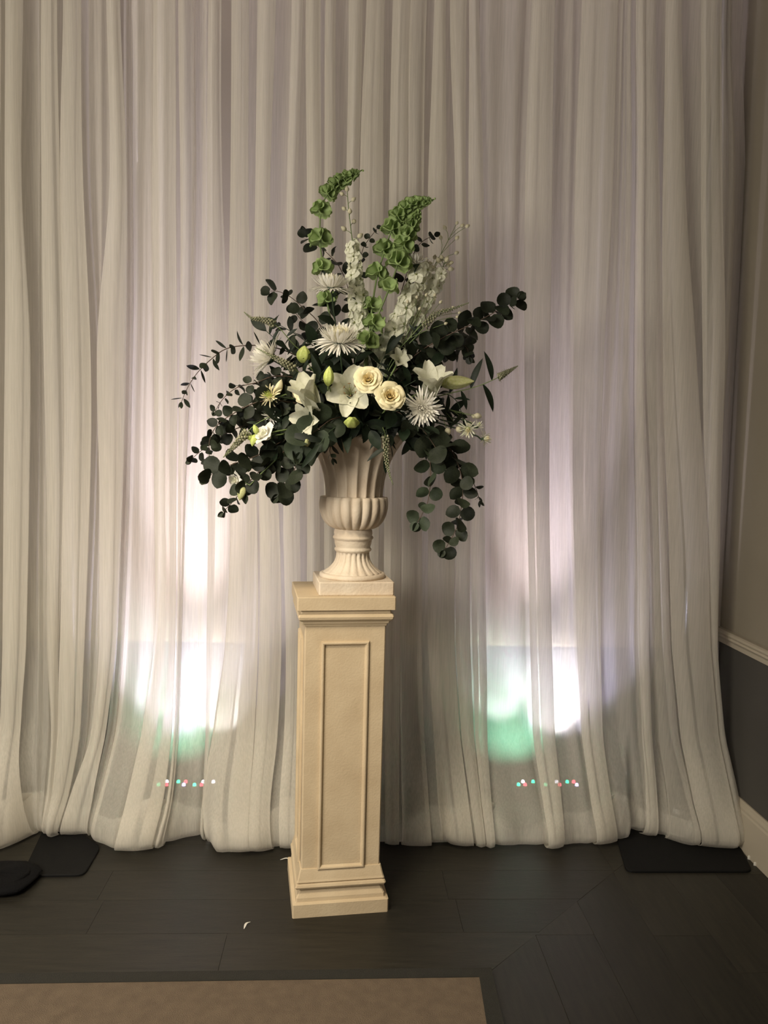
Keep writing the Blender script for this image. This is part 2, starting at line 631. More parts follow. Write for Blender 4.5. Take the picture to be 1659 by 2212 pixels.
def curtain_panel(label, bands, y_off=0.0, depth=0.08, lead=None, tail=None, seed=0):
    """bands: (xL list, xR list, overlap, depth offset, crest)."""
    rn = random.Random(seed)
    prep = []
    for b in bands:
        prep.append((edge_fn(b[0]), edge_fn(b[1]), b[2], b[3], rn.uniform(0, 6.28), rn.uniform(0, 6.28), rn.uniform(.6, 1.3)))
    rows = []
    for ri, z in enumerate(ZR):
        ctrl = []
        low = max(0.0, 1 - z / 0.5)
        gather = max(0.0, (z - (ZTOP - 0.35)) / 0.35)
        for bi, (fl, fr, ov, yo, p1, p2, sp) in enumerate(prep):
            xl, xr = fl(z), fr(z)
            wv = 0.0035 * math.sin(z * 2.3 * sp + p1) + 0.0015 * math.sin(z * 6.1 * sp + p2)
            xl += wv
            xr += wv * 0.7
            wd = max(xr - xl, 0.004)
            dz = depth * (1 - 0.35 * gather) * (0.8 + 0.25 * math.sin(z * 1.3 * sp + p2))
            yb = CURT_Y + y_off + yo
            k = min(ov, 0.46)
            if ov >= 0.08:
                ctrl += [(xl + wd * (k - .06), yb + dz), (xl + wd * k, yb + dz * .82), (xl + wd * k * .6, yb + dz * .55), (xl + 0.004, yb + dz * .35),
                         (xl - 0.002, yb + dz * .16), (xl + wd * .06, yb + 0.006), (xl + wd * .25, yb - 0.006), (xl + wd * .5, yb - 0.010 + 0.004 * math.sin(z * 3 * sp + p1)),
                         (xl + wd * .75, yb - 0.005), (xr - wd * .06, yb + 0.006), (xr + 0.002, yb + dz * .16), (xr - 0.004, yb + dz * .35),
                         (xr - wd * k * .6, yb + dz * .55), (xr - wd * k, yb + dz * .82), (xr - wd * (k - .06), yb + dz)]
            else:
                yb2 = yb + dz
                ctrl += [(xl - 0.012, yb2 + 0.012), (xl - .002, yb2 + .004), (xl + wd * .06, yb2 - .004), (xl + wd * .12, yb2 - .008), (xl + wd * .2, yb2 - .008),
                         (xl + wd * .3, yb2 - .004), (xl + wd * .4, yb2), (xl + wd * .5, yb2 + .004 * math.sin(z * 2 * sp + p1)),
                         (xl + wd * .6, yb2), (xl + wd * .7, yb2 - .004), (xl + wd * .8, yb2 - .008), (xl + wd * .88, yb2 - .008), (xl + wd * .94, yb2 - .004),
                         (xr + .002, yb2 + .004), (xr + .012, yb2 + .012)]
        pts = []
        for x, yv in ctrl:
            if z < 0.5:
                px = px_of(x, 0.02, CURT_Y)
                tgt = hem_y(px) + y_off * 0.5
                s_ = (1 - z / 0.5)
                s_ = s_ * s_ * (3 - 2 * s_)
                base = CURT_Y + y_off
                rel = yv - base
                yv = base + (tgt - base) * s_ + rel * (1 - 0.55 * s_)
                if z < 0.16:
                    b_ = 1 - z / 0.16
                    yv -= 0.030 * math.sin(min(1.0, b_ * 1.0) * math.pi) * (0.6 + .4 * math.sin(x * 31))
            tuck = {0.055: 0.0, 0.038: 0.003, 0.024: 0.010, 0.013: 0.024, 0.006: 0.045, 0.003: 0.085}.get(z, 0.0)
            pts.append(Vector((x, yv + tuck, z)))
        rows.append(pts)
    first = rows[-1]
    ref = rows[[i for i, z in enumerate(ZR) if z == 0.055][0]]
    for k, zu in enumerate(UPROWS):
        pts = []
        for p, q in zip(first, ref):
            hs = 0.75 + .3 * math.sin(p.x * 9.0 + seed) + .15 * math.sin(p.x * 23.0)
            t = k / (len(UPROWS) - 1)
            pts.append(Vector((p.x, p.y + (0.012 if k == 0 else 0.022) * (1 - t) + (q.y + .06 - p.y) * t * .8, zu * hs + .003)))
        rows.append(pts)
    # refine each row with a smooth curve, two samples per control point
    nc = len(rows[0])
    V, Fc = [], []
    ns = None
    for pts in rows:
        ext = [pts[0] * 2 - pts[1]] + pts + [pts[-1] * 2 - pts[-2]]
        line = []
        for i in range(nc - 1):
            p0, p1, p2, p3 = ext[i], ext[i + 1], ext[i + 2], ext[i + 3]
            line.append(p1)
            t = 0.5
            line.append(0.5 * ((2 * p1) + (p2 - p0) * t + (2 * p0 - 5 * p1 + 4 * p2 - p3) * t * t + (3 * p1 - p0 - 3 * p2 + p3) * t ** 3))
        line.append(pts[-1])
        ns = len(line)
        V += line
    for r_ in range(len(rows) - 1):
        for c in range(ns - 1):
            Fc.append((r_ * ns + c, (r_ + 1) * ns + c, (r_ + 1) * ns + c + 1, r_ * ns + c + 1))
    cx = sum(v.x for v in V) / len(V)
    V = [v - Vector((cx, CURT_Y, 0)) for v in V]
    o = ob('sheer_curtain', me('sheer_curtain', V, Fc), MAT['sheer'], None, (cx, CURT_Y, 0))
    return tag(o, label, 'curtain', 'sheer curtain panels of the backdrop')


C_ = [
    ([-190, -190, -185, -180, -175, -175, -175, -175], [-120, -120, -115, -110, -110, -110, -110, -110], .42, 0),
    ([-90, -92, -90, -88, -90, -95, -95, -95], [-5, -6, -4, -2, -4, -8, -12, -15], .42, 0),
    ([9, 6, 7, 7, 5, 0, -5, -8], [45, 41, 60, 60, 54, 44, 62, 85], .42, 0),
    ([68, 67, 68, 67, 66, 64, 75, 88], [84, 84, 86, 90, 94, 98, 96, 96], .04, 0.0),
    ([90, 89, 92, 97, 101, 110, 105, 92], [122, 128, 136, 132, 124, 122, 116, 100], .40, 0),
    ([132, 130, 139, 134, 126, 124, 118, 102], [170, 178, 195, 190, 178, 170, 150, 122], .44, 0),
    ([180, 182, 198, 193, 182, 174, 158, 128], [215, 214, 205, 208, 206, 190, 165, 130], .04, -0.01),
    ([232, 234, 208, 214, 216, 195, 155, 132], [259, 271, 268, 261, 250, 226, 208, 192], .44, -0.005),
]
curtain_panel('leftmost sheer cream curtain panel, its folds swept together above the black base plate', C_, seed=1)
C_ = [
    ([262, 262, 258, 250, 240, 225, 208, 190], [279, 278, 274, 266, 256, 240, 222, 205], .04, 0.0),
    ([281, 279, 276, 268, 258, 242, 224, 208], [328, 328, 327, 328, 329, 302, 284, 262], .04, 0.0),
    ([332, 331, 331, 332, 332, 306, 288, 266], [378, 380, 380, 378, 376, 370, 362, 340], .40, 0),
    ([384, 386, 386, 384, 382, 377, 372, 345], [412, 412, 408, 396, 388, 384, 380, 360], .10, 0.01),
    ([414, 414, 410, 398, 390, 386, 384, 366], [445, 445, 445, 445, 442, 440, 438, 436], .04, 0.0),
    ([447, 447, 447, 447, 444, 441, 440, 440], [474, 478, 492, 497, 483, 458, 444, 450], .20, 0.01),
]
curtain_panel('glowing sheer curtain panel left of the pedestal, lit by coloured lights through its thin folds', C_, seed=2)
C_ = [
    ([498, 499, 495, 502, 486, 458, 444, 466], [535, 536, 545, 556, 556, 548, 545, 550], .44, -0.012),
    ([557, 550, 549, 562, 562, 554, 550, 556], [595, 581, 582, 602, 608, 600, 590, 600], .44, -0.012),
    ([631, 623, 620, 612, 616, 612, 608, 614], [653, 643, 641, 646, 648, 648, 648, 650], .42, 0),
    ([660, 662, 664, 665, 665, 665, 665, 665], [691, 692, 690, 690, 690, 690, 690, 690], .42, 0),
    ([703, 702, 700, 700, 700, 700, 700, 700], [724, 724, 722, 722, 722, 722, 722, 722], .42, 0),
    ([756, 748, 745, 742, 742, 742, 742, 742], [784, 773, 768, 764, 764, 764, 764, 764], .42, 0),
    ([794, 779, 773, 770, 770, 770, 770, 770], [831, 828, 822, 818, 816, 816, 816, 816], .42, 0),
    ([848, 841, 838, 832, 830, 830, 830, 830], [886, 878, 874, 866, 862, 860, 858, 856], .40, 0),
    ([890, 882, 880, 872, 868, 866, 864, 862], [923, 914, 914, 912, 912, 916, 920, 925], .10, 0),
    ([941, 928, 926, 924, 928, 938, 944, 955], [963, 966, 976, 981, 983, 994, 1006, 1016], .44, -0.008),
    ([976, 985, 985, 985, 987, 999, 1013, 1026], [1010, 1006, 1012, 1014, 1016, 1024, 1032, 1040], .44, -0.004),
    ([1014, 1014, 1018, 1018, 1020, 1028, 1036, 1044], [1034, 1045, 1050, 1046, 1049, 1052, 1054, 1056], .44, 0),
]
curtain_panel('sheer cream curtain panel hanging directly behind the pedestal and flowers', C_, seed=3)
C_ = [
    ([1046, 1050, 1048, 1049, 1051, 1053, 1055, 1058], [1137, 1124, 1126, 1136, 1142, 1146, 1154, 1158], .04, -0.005),
    ([1149, 1135, 1137, 1141, 1147, 1151, 1160, 1165], [1197, 1192, 1190, 1187, 1192, 1197, 1199, 1195], .45, -0.006),
    ([1203, 1194, 1192, 1190, 1194, 1199, 1201, 1202], [1250, 1246, 1240, 1240, 1245, 1256, 1263, 1268], .04, 0),
    ([1259, 1246, 1243, 1242, 1247, 1258, 1265, 1270], [1335, 1325, 1307, 1298, 1297, 1302, 1310, 1320], .45, 0),
    ([1345, 1335, 1328, 1305, 1301, 1306, 1315, 1325], [1370, 1376, 1376, 1376, 1378, 1384, 1388, 1380], .04, -0.02),
    ([1376, 1380, 1381, 1379, 1381, 1388, 1393, 1382], [1395, 1393, 1393, 1404, 1402, 1408, 1414, 1410], .42, 0),
    ([1398, 1397, 1397, 1409, 1418, 1428, 1436, 1430], [1420, 1426, 1432, 1438, 1450, 1468, 1480, 1486], .08, 0.0),
    ([1439, 1436, 1434, 1442, 1454, 1472, 1484, 1490], [1471, 1482, 1503, 1524, 1535, 1552, 1560, 1560], .45, -0.01),
    ([1516, 1519, 1522, 1528, 1538, 1554, 1562, 1563], [1559, 1563, 1569, 1558, 1552, 1568, 1581, 1592], .35, 0),
]
curtain_panel('sheer curtain panel right of the pedestal, brightest where the white uplight shines through', C_, seed=4)
C_ = [
    ([1584, 1583, 1572, 1558, 1549, 1546, 1545, 1545], [1596, 1597, 1586, 1568, 1556, 1551, 1549, 1549], .30, 0.0),
    ([1598, 1599, 1588, 1570, 1558, 1553, 1551, 1551], [1612, 1617, 1604, 1580, 1563, 1557, 1554, 1554], .42, 0.015),
    ([1600, 1602, 1590, 1574, 1562, 1556, 1553, 1553], [1660, 1664, 1650, 1630, 1610, 1600, 1596, 1596], .42, 0.10),  # wider fold added to block uplight spill onto the side wall
]
curtain_panel('narrow shaded curtain strip hanging at the end by the right side wall', C_, y_off=0.10, depth=0.05, seed=5)


# ------------------------------------------------------------------ drape stands, sandbag, uplights
def base_plate(label, corners, pole_px, pole_y):
    P = [atZ(x, y_) for x, y_ in corners]
    cx = sum(p.x for p in P) / len(P)
    cy = sum(p.y for p in P) / len(P)
    t = thing('drape_stand', (cx, cy, 0), label, 'stand', 'drape stand feet')
    # rounded plate
    pts = []
    n = len(P)
    for i in range(n):
        a, b, c = P[i - 1], P[i], P[(i + 1) % n]
        for k in range(5):
            s_ = k / 4
            r_ = 0.035
            p1 = b + (a - b).normalized() * r_
            p2 = b + (c - b).normalized() * r_
            pts.append(p1.lerp(b, s_).lerp(b.lerp(p2, s_), s_))
    m = len(pts)
    v = []
    for zz, ins in ((0, 0), (0.007, 0), (0.009, 0.003)):
        for p in pts:
            q = Vector((p.x - cx, p.y - cy, 0))
            q = q * (1 - ins / max(q.length, .01))
            v.append((q.x, q.y, zz))
    f = [tuple(range(2 * m, 3 * m))]
    for l in range(2):
        for i in range(m):
            j = (i + 1) % m
            f.append((l * m + i, l * m + j, (l + 1) * m + j, (l + 1) * m + i))
    ob('base_plate', me('base_plate', v, f, False), MAT['black'], t)
    q = atY(pole_px, 1500, pole_y)
    g = G()
    g.tube([(q.x - cx, pole_y - cy, 0.009), (q.x - cx, pole_y - cy, ZTOP - .03)], 0.019, 12)
    ob('upright_pole', g.mesh('upright_pole'), MAT['steel'], t)
    g = G()
    g.tube([(q.x - cx, pole_y - cy, 0.009), (q.x - cx, pole_y - cy, 0.07)], 0.026, 12)
    ob('socket', g.mesh('socket'), MAT['steel'], t)
    return t


POLE_Y = CURT_Y + 0.125
base_plate('black flat foot plate of the drape stand under the left curtain', [(46, 1896), (182, 1894), (218, 1832), (110, 1760)], 155, POLE_Y)
base_plate('black flat foot plate of the drape stand against the right baseboard',
           [(1353, 1886), (1626, 1886), (1578, 1790), (1325, 1790)], 1478, POLE_Y)
# crossbar above the frame that carries the panels
g = G()
g.tube([(LEFT_X + .2, CURT_Y + .035, ZTOP - .02), (WALL_X - .04, CURT_Y + .035, ZTOP - .02)], 0.017, 12)
tag(ob('curtain_rod', g.mesh('curtain_rod'), MAT['steel']), 'steel crossbar above the picture carrying the sheer curtain panels', 'rod')

# sandbag at the left edge
p = atZ(10, 1925)
sb = thing('weight_bag', (p.x, p.y, 0), 'black fabric weight bag with a grey tag at the left edge', 'bag')
nu, nv = 20, 9
v, f = [], []
for j in range(nv):
    ph = math.pi * j / (nv - 1)
    for i in range(nu):
        a = 2 * math.pi * i / nu
        cx_ = abs(math.cos(a)) ** 0.6 * math.copysign(1, math.cos(a))
        sx_ = abs(math.sin(a)) ** 0.6 * math.copysign(1, math.sin(a))
        rr = math.sin(ph) ** 0.5
        v.append((-0.06 + 0.155 * cx_ * rr + .006 * math.sin(5 * a), 0.05 + 0.11 * sx_ * rr, 0.022 - 0.02 * math.cos(ph) + .003 * math.sin(3 * a + ph * 2)))
for j in range(nv - 1):
    for i in range(nu):
        f.append((j * nu + i, j * nu + (i + 1) % nu, (j + 1) * nu + (i + 1) % nu, (j + 1) * nu + i))
ob('bag_body', me('bag_body', v, f), MAT['blackfab'], sb)
q = atZ(48, 1897)
g = G()
g.box((q.x - p.x - .028, q.y - p.y - .012, .013), (q.x - p.x + .02, q.y - p.y + .012, .016))
ob('tag', g.mesh('tag', False), MAT['tagw'], sb)
g = G()
g.tube(catmull([(0.02, -.02, .03), (0.06, .05, .035), (0.03, .12, .03)], 9), .008, 6)
ob('strap', g.mesh('strap'), MAT['blackfab'], sb)


def uplight(label, px0, px1, leds, key):
    Y = CURT_Y + 0.20
    a, b = atY(px0, 1694, Y), atY(px1, 1686, Y)
    zc = (a.z + b.z) / 2
    cx = (a.x + b.x) / 2
    wd = (b.x - a.x)
    t = thing('led_uplight', (cx, Y, 0), label, 'stage light', 'coloured floor uplights behind the curtain')
    g = G()
    g.box((-wd / 2, -.035, zc - .075), (wd / 2, .045, zc - 0.008))
    g.box((-wd / 2 - .006, -.042, zc - .014), (wd / 2 + .006, .052, zc - 0.006))
    ob('housing', g.mesh('housing', False), MAT['black'], t)
    for s_ in (-1, 1):
        g = G()
        g.tube([(s_ * (wd / 2 + .012), 0, zc - .04), (s_ * (wd / 2 + .012), 0, 0.006), (s_ * (wd / 2 - .05), 0, 0.006)], .006, 6)
        ob('bracket', g.mesh('bracket'), MAT['black'], t)
        g = G()
        g.tube([(s_ * (wd / 2 + .006), 0, zc - .04), (s_ * (wd / 2 + .022), 0, zc - .04)], .014, 8)
        ob('knob', g.mesh('knob'), MAT['black'], t)
    for (lx, ly, c) in leds:
        q = atY(lx, ly, Y)
        g = G()
        g.lathe([(0.0, .0062), (.004, .0056), (.0072, .003), (.0085, -.006)], 10)
        o = ob('led_lens', g.mesh('led_lens'), MAT['led_' + c], t, (q.x - cx, -.02 if ly > 1689 else .012, zc))
    return t, cx, Y, zc


LE = [(345, 1694, 'g'), (359, 1688, 'w'), (362, 1693, 'r'), (384, 1687, 'g'), (400, 1685, 'r'), (399, 1692, 'b'), (422, 1690, 'g'), (438, 1686, 'w'),
      (437, 1692, 'r'), (460, 1685, 'w')]
t1, ux1, uy, uz = uplight('coloured floor uplight glowing behind the left curtain', 330, 470, LE, 1)
LE = [(1118, 1694, 'g'), (1131, 1687, 'w'), (1132, 1693, 'r'), (1153, 1687, 'g'), (1176, 1690, 'g'), (1204, 1687, 'w'), (1206, 1693, 'r'), (1227, 1688, 'g'),
      (1241, 1687, 'r'), (1243, 1693, 'b')]
t2, ux2, uy2, uz2 = uplight('coloured floor uplight glowing behind the right curtain', 1105, 1258, LE, 2)


def beam(parent_, name, x, y, z, tgt, e, c, size, blend):
    light(name, 'SPOT', (x, y, z), tgt, e, c, spot_size=R(size), spot_blend=blend, shadow_soft_size=0.02)


for ux, uyy, uzz, k, kw in ((ux1, uy, uz, 1.0, 1.3), (ux2, uy2, uz2, 1.5, 0.9)):
    z0 = uzz + 0.012
    # lavender wash up the wall, white core, green lobe low down, pink and blue fringes
    beam(None, 'uplight_wash', ux, uyy, z0, (ux + .03, BACK_Y + .02, 2.2), 115 * kw, (.80, .76, 1.0), 84, .9)
    beam(None, 'uplight_column', ux, uyy, z0, (ux, BACK_Y + .06, 3.2), 1150 * kw, (.86, .78, 1.0), 33, 1.0)
    beam(None, 'uplight_white', ux + .10, uyy, z0, (ux + .10, BACK_Y, 0.43), 70 * k, (1.0, .98, 1.0), 48, .55)
    beam(None, 'uplight_white', ux - .06, uyy, z0, (ux - .19, BACK_Y, 0.50), 60 * k, (.88, .95, 1.0), 42, .8)
    beam(None, 'uplight_green', ux - .06, uyy, z0, (ux - .10, BACK_Y, 0.34), 24 * k, (.30, 1.0, .66), 88, .9)
    beam(None, 'uplight_pink', ux - .10, uyy, z0, (ux - .20, BACK_Y, 1.4), 45 * kw, (1.0, .50, .62), 26, .9)
    beam(None, 'uplight_blue', ux + .12, uyy, z0, (ux + .32, BACK_Y, 0.55), 20 * k, (.55, .50, 1.0), 34, .9)

# ------------------------------------------------------------------ pedestal
FRONT = atZ(736, 1977).y
PB = 0.335      # base width
PED_ROT = R(7.0)
AX = None
base_c = atZ(736, 1977)
n_ = Vector((math.sin(PED_ROT), -math.cos(PED_ROT), 0))
PED = Vector((base_c.x, base_c.y, 0)) - n_ * (PB / 2)
PPM = F_PX / (base_c.y)          # rough pixels per metre at the front face


def zf(py, px=742, off=PB / 2):
    return atY(px, py, PED.y - off).z


ped = thing('pedestal', (PED.x, PED.y, 0), 'tall square cream plaster pedestal with raised panel frames, carrying the urn', 'pedestal', rz=PED_ROT)


def square_stack(name, prof, mat, parent, bev=0.004):
    """prof = [(half width, z)]; square lathe with tiny chamfered corners"""
    v, f = [], []
    for hw, z in prof:
        b = min(bev, hw * .2)
        for (x, y_) in ((hw - b, -hw), (hw, -hw + b), (hw, hw - b), (hw - b, hw), (-hw + b, hw), (-hw, hw - b), (-hw, -hw + b), (-hw + b, -hw)):
            v.append((x, y_, z))
    n = 8
    for i in range(len(prof) - 1):
        for k in range(n):
            f.append((i * n + k, i * n + (k + 1) % n, (i + 1) * n + (k + 1) % n, (i + 1) * n + k))
    f.append(tuple(range(n - 1, -1, -1)))
    f.append(tuple((len(prof) - 1) * n + k for k in range(n)))
    return ob(name, me(name, v, f, False), mat, parent)


z_pl = zf(1950)
z_rg = zf(1905, off=.16)
z_sb = zf(1893, off=.15)
z_st = zf(1352, off=.14)
z_c1 = zf(1320, off=.155)
z_ct = zf(1290, off=.165)
HB, HS, HC = PB / 2, 0.1395, 0.168
hh = z_sb - z_pl
square_stack('base_block', [(HB, 0), (HB, z_pl), (HB - .012, z_pl + .004), (HB - .013, z_pl + hh * .2), (HB - .018, z_pl + hh * .3), (HB - .024, z_pl + hh * .42),
                            (HB - .026, z_pl + hh * .55), (HB - .012, z_pl + hh * .58), (HB - .009, z_pl + hh * .66), (HB - .012, z_pl + hh * .74),
                            (HB - .018, z_pl + hh * .78), (HB - .014, z_pl + hh * .84), (HB - .017, z_pl + hh * .92), (HS + .002, z_sb + .028), (HS - .01, z_sb + .03)], MAT['stone'], ped)
square_stack('shaft', [(HS - .002, z_sb - .01), (HS, z_st + .004)], MAT['stone'], ped)
ch = z_ct - z_st
square_stack('cap', [(HS - .01, z_st - .004), (HS + .004, z_st), (HS + .006, z_st + ch * .07), (HS + .010, z_st + ch * .09), (HS + .012, z_st + ch * .17), (HS + .016, z_st + ch * .19),
                     (HS + .022, z_st + ch * .25), (HS + .024, z_st + ch * .33), (HS + .021, z_st + ch * .41), (HS + .015, z_st + ch * .44),
                     (HS + .014, z_st + ch * .54), (HS + .020, z_st + ch * .565), (HC, z_st + ch * .57), (HC, z_ct - .002), (HC - .003, z_ct)], MAT['stone'], ped)
z_p1, z_p0 = zf(1385, off=.14), zf(1876, off=.14)
for k in range(4):
    pw = 0.083
    th = 0.0095
    g = G()
    outer = [(-pw, z_p0), (pw, z_p0), (pw, z_p1), (-pw, z_p1)]
    prof = [(0.0, 0.0), (0.002, th * .8), (0.006, th), (0.010, th * .9), (0.013, th * .35), (0.016, 0.0)]
    v, f = [], []
    for ins, out_ in prof:
        for (x, z), (sx_, sz_) in zip(outer, ((1, 1), (-1, 1), (-1, -1), (1, -1))):
            v.append((x + sx_ * ins, -HS - out_ + .0008, z + sz_ * ins))
    for i in range(len(prof) - 1):
        for c in range(4):
            f.append((i * 4 + c, i * 4 + (c + 1) % 4, (i + 1) * 4 + (c + 1) % 4, (i + 1) * 4 + c))
    rot = Matrix.Rotation(k * math.pi / 2, 3, 'Z')
    ob('panel_frame', me('panel_frame', [rot @ Vector(p_) for p_ in v], f, False), MAT['stone'], ped)

# ------------------------------------------------------------------ urn
UY = PED.y - 0.005
UX = atY(762, 1200, UY).x
ZU = z_ct
urn = thing('garden_urn', (UX, UY, ZU), 'cream stone garden urn with fluted cup and lobed bowl on the pedestal', 'urn', rz=PED_ROT)
UP = F_PX / (Vector((UX, UY, 1.5)) - CAM).dot(_f)     # px per metre at the urn axis


def uz_(py):
    return atY(762, py, UY).z - ZU


def ur(px):
    return px / UP


zpl = atY(762, 1258, UY - .13).z - ZU
square_stack('plinth', [(0.128, 0.0), (0.130, 0.003), (0.130, zpl - .003), (0.127, zpl)], MAT['urnstone'], urn, bev=.005)


def lobed(name, prof, n_lobes, seg, kind, mat, parent):
    """prof = (r, z, amplitude)"""
    v, f = [], []
    n = n_lobes * seg
    for r_, z_, amp in prof:
        for k in range(n):
            a = 2 * math.pi * k / n + .12
            ph = (k % seg) / seg
            if kind == 'convex':
                wv = abs(math.sin(math.pi * ph)) ** 0.55
                rr = r_ - amp + amp * wv
            elif kind == 'flute':
                wv = abs(math.sin(math.pi * ph)) ** 0.8
                rr = r_ - amp * wv
            v.append((rr * math.cos(a), rr * math.sin(a), z_))
    for i in range(len(prof) - 1):
        for k in range(n):
            f.append((i * n + k, i * n + (k + 1) % n, (i + 1) * n + (k + 1) % n, (i + 1) * n + k))
    return ob(name, me(name, v, f), mat, parent)


z0 = zpl
zfoot = uz_(1190)
fs = zfoot - z0
fp = [(ur(71), z0, 0), (ur(72), z0 + .006, 0), (ur(71), z0 + .014, 0), (ur(66), z0 + .017, 0)]
g = G()
g.lathe([(0, z0)] + [(a, b) for a, b, c in fp] + [(ur(50), z0 + .018)], 56)
ob('foot_ring', g.mesh('foot_ring'), MAT['urnstone'], urn)
prof = []
for i in range(15):
    t = i / 14
    rr = 36 + 30 * (1 - t) ** 2.6
    zz = z0 + .016 + (zfoot - z0 - .016) * t
    amp = ur(4.2) * min(1, (1 - t) * 14 + .2) * (1 if t > 0 else .9)
    prof.append((ur(rr), zz, amp))
prof = [(ur(62), z0 + .014, 0)] + prof + [(ur(36), zfoot + .002, 0.001)]
lobed('fluted_foot', prof, 20, 6, 'convex', MAT['urnstone'], urn)
g = G()
zn1, zn2 = zfoot, uz_(1140)
hn = zn2 - zn1
g.lathe([(ur(33), zn1 - .004), (ur(38), zn1), (ur(40), zn1 + hn * .06), (ur(40), zn1 + hn * .12), (ur(37.5), zn1 + hn * .17), (ur(38), zn1 + hn * .22), (ur(40), zn1 + hn * .34),
         (ur(40.5), zn1 + hn * .45), (ur(41), zn1 + hn * .52), (ur(43.5), zn1 + hn * .55), (ur(44), zn1 + hn * .60), (ur(43), zn1 + hn * .65),
         (ur(41), zn1 + hn * .67), (ur(42), zn1 + hn * .78), (ur(41), zn1 + hn * .9), (ur(36), zn1 + hn * 1.05)], 48)
ob('neck', g.mesh('neck'), MAT['urnstone'], urn)
zb1 = uz_(1073)
zb0 = zn2 - .004
prof = []
for i in range(15):
    t = i / 14
    ang = t * math.pi * 0.60
    rr = 32 + 43 * math.sin(min(ang, math.pi / 2)) ** 0.9
    if ang > math.pi / 2:
        rr = 75 - 6 * (1 - math.cos((ang - math.pi / 2) * 2.6)) / 1.0
    zz = zb0 + (zb1 - zb0) * (1 - math.cos(t * math.pi * .62)) / (1 - math.cos(math.pi * .62))
    prof.append((ur(rr), zz, ur(9) * min(1, .35 + t * 1.6)))
prof.append((ur(62), zb1 + .002, ur(2)))
prof.append((ur(58), zb1 + .001, 0))
lobed('lobed_bowl', prof, 20, 8, 'convex', MAT['urnstone'], urn)
zr = uz_(948)
prof = [(ur(60), zb1 - .006, ur(5))]
hc = zr - zb1
for i in range(15):
    t = i / 14
    rr = 62 + 4 * t + 40 * t ** 2.3
    prof.append((ur(rr), zb1 + hc * t, ur(7.5) * (1 - .25 * t)))
prof += [(ur(107), zr + .004, ur(5)), (ur(107), zr + .012, ur(4)), (ur(103), zr + .016, ur(2)), (ur(94), zr + .010, 0), (ur(80), zr - .05, 0), (ur(60), zr - .1, 0)]
lobed('fluted_cup', prof, 18, 10, 'flute', MAT['urnstone'], urn)
RIM_Z = ZU + zr + .012
fm = thing('floral_foam', (UX, UY, RIM_Z - .06), 'dark green floral foam block holding the stems inside the urn', 'foam')
g = G()
g.lathe([(0, -.02), (.11, -.02), (.125, .04), (.12, .09), (.09, .13), (.04, .15), (0, .155)], 20)
ob('foam_block', g.mesh('foam_block'), MAT['foam'], fm)
AXIS = Vector((UX, UY, RIM_Z))


# ------------------------------------------------------------------ plant meshes
def leaf_round(name, mat, wid=0.98, cup=0.16, notch=0.0, tip=0.0, n=14):
    v = [(0, .5, -cup * .35)]
    f = []
    for ring, k_ in ((.55, .5), (1.0, 1.0)):
        for i in range(n):
            a = 2 * math.pi * i / n - math.pi / 2
            x = math.cos(a) * .5 * wid * ring
            yv = .5 + math.sin(a) * .5 * ring
            if ring == 1.0:
                d = abs(((a + math.pi / 2 + math.pi) % (2 * math.pi)) - math.pi)
                yv += notch * max(0, 1 - d / .5)
                d2 = abs(((a - math.pi / 2 + math.pi) % (2 * math.pi)) - math.pi)
                yv += tip * max(0, 1 - d2 / .5)
            z = cup * (ring ** 2) * (.35 * (x * 2) ** 2 - .55 * (yv - .3) ** 2 + .12 * math.sin(3 * a))
            v.append((x, yv, z))
    for i in range(n):
        f.append((0, 1 + i, 1 + (i + 1) % n))
        f.append((1 + i, 1 + n + i, 1 + n + (i + 1) % n, 1 + (i + 1) % n))
    m = me(name, v, f)
    m.materials.append(mat)
    return m


def leaf_long(name, mat, wid=.3, bend=.25, fold=.2, n=8, pw=1.0, wave=0.0):
    v, f = [], []
    for i in range(n + 1):
        t = i / n
        w_ = wid * .5 * (math.sin(math.pi * min(1, t ** pw * .98 + .02)) ** .8)
        z = -bend * t * t
        wz = wave * math.sin(t * 13)
        v += [(-w_, t, z + fold * w_ + wz), (0, t, z), (w_, t, z + fold * w_ - wz)]
    for i in range(n):
        for k in range(2):
            f.append((i * 3 + k, i * 3 + k + 1, i * 3 + k + 4, i * 3 + k + 3))
    m = me(name, v, f)
    m.materials.append(mat)
    return m


M_EUC = [leaf_round('eucalyptus_leaf', MAT['euc'], .98, .20, .06), leaf_round('eucalyptus_leaf', MAT['euc'], .86, -.22, .04, .05), leaf_round('eucalyptus_leaf', MAT['euc'], 1.06, .32, .08)]
M_EUG = [leaf_round('grey_eucalyptus_leaf', MAT['euc_grey'], .98, .22, .06), leaf_round('grey_eucalyptus_leaf', MAT['euc_grey'], .88, -.2, .04, .06), leaf_round('grey_eucalyptus_leaf', MAT['euc_grey'], 1.05, .3, .08)]
M_EUN = [leaf_long('narrow_eucalyptus_leaf', MAT['euc'], .42, .15, .25), leaf_long('narrow_eucalyptus_leaf', MAT['euc'], .55, -.2, .2)]
M_DARK = [leaf_long('dark_leaf', MAT['dark'], .46, .25, .25, wave=.012), leaf_long('dark_leaf', MAT['dark'], .38, .45, .3), leaf_long('dark_leaf', MAT['dark'], .54, .1, .2, pw=.85, wave=.02)]
M_LANCE = [leaf_long('lance_leaf', MAT['dark'], .24, .5, .3), leaf_long('lance_leaf', MAT['dark'], .28, .25, .3)]


def P(px, py, dy=0.0):
    return atY(px, py, UY + dy)


def path(pts, from_urn=True, n=None):
    """pixel path with depths -> smooth world polyline that starts inside the urn"""
    W = [P(*p) for p in pts]
    if from_urn:
        W = [AXIS + Vector(((W[0].x - UX) * .18, (W[0].y - UY) * .2, -.03))] + W
    ln = sum((W[i + 1] - W[i]).length for i in range(len(W) - 1))
    return catmull(W, n or max(12, int(ln / .012))), ln


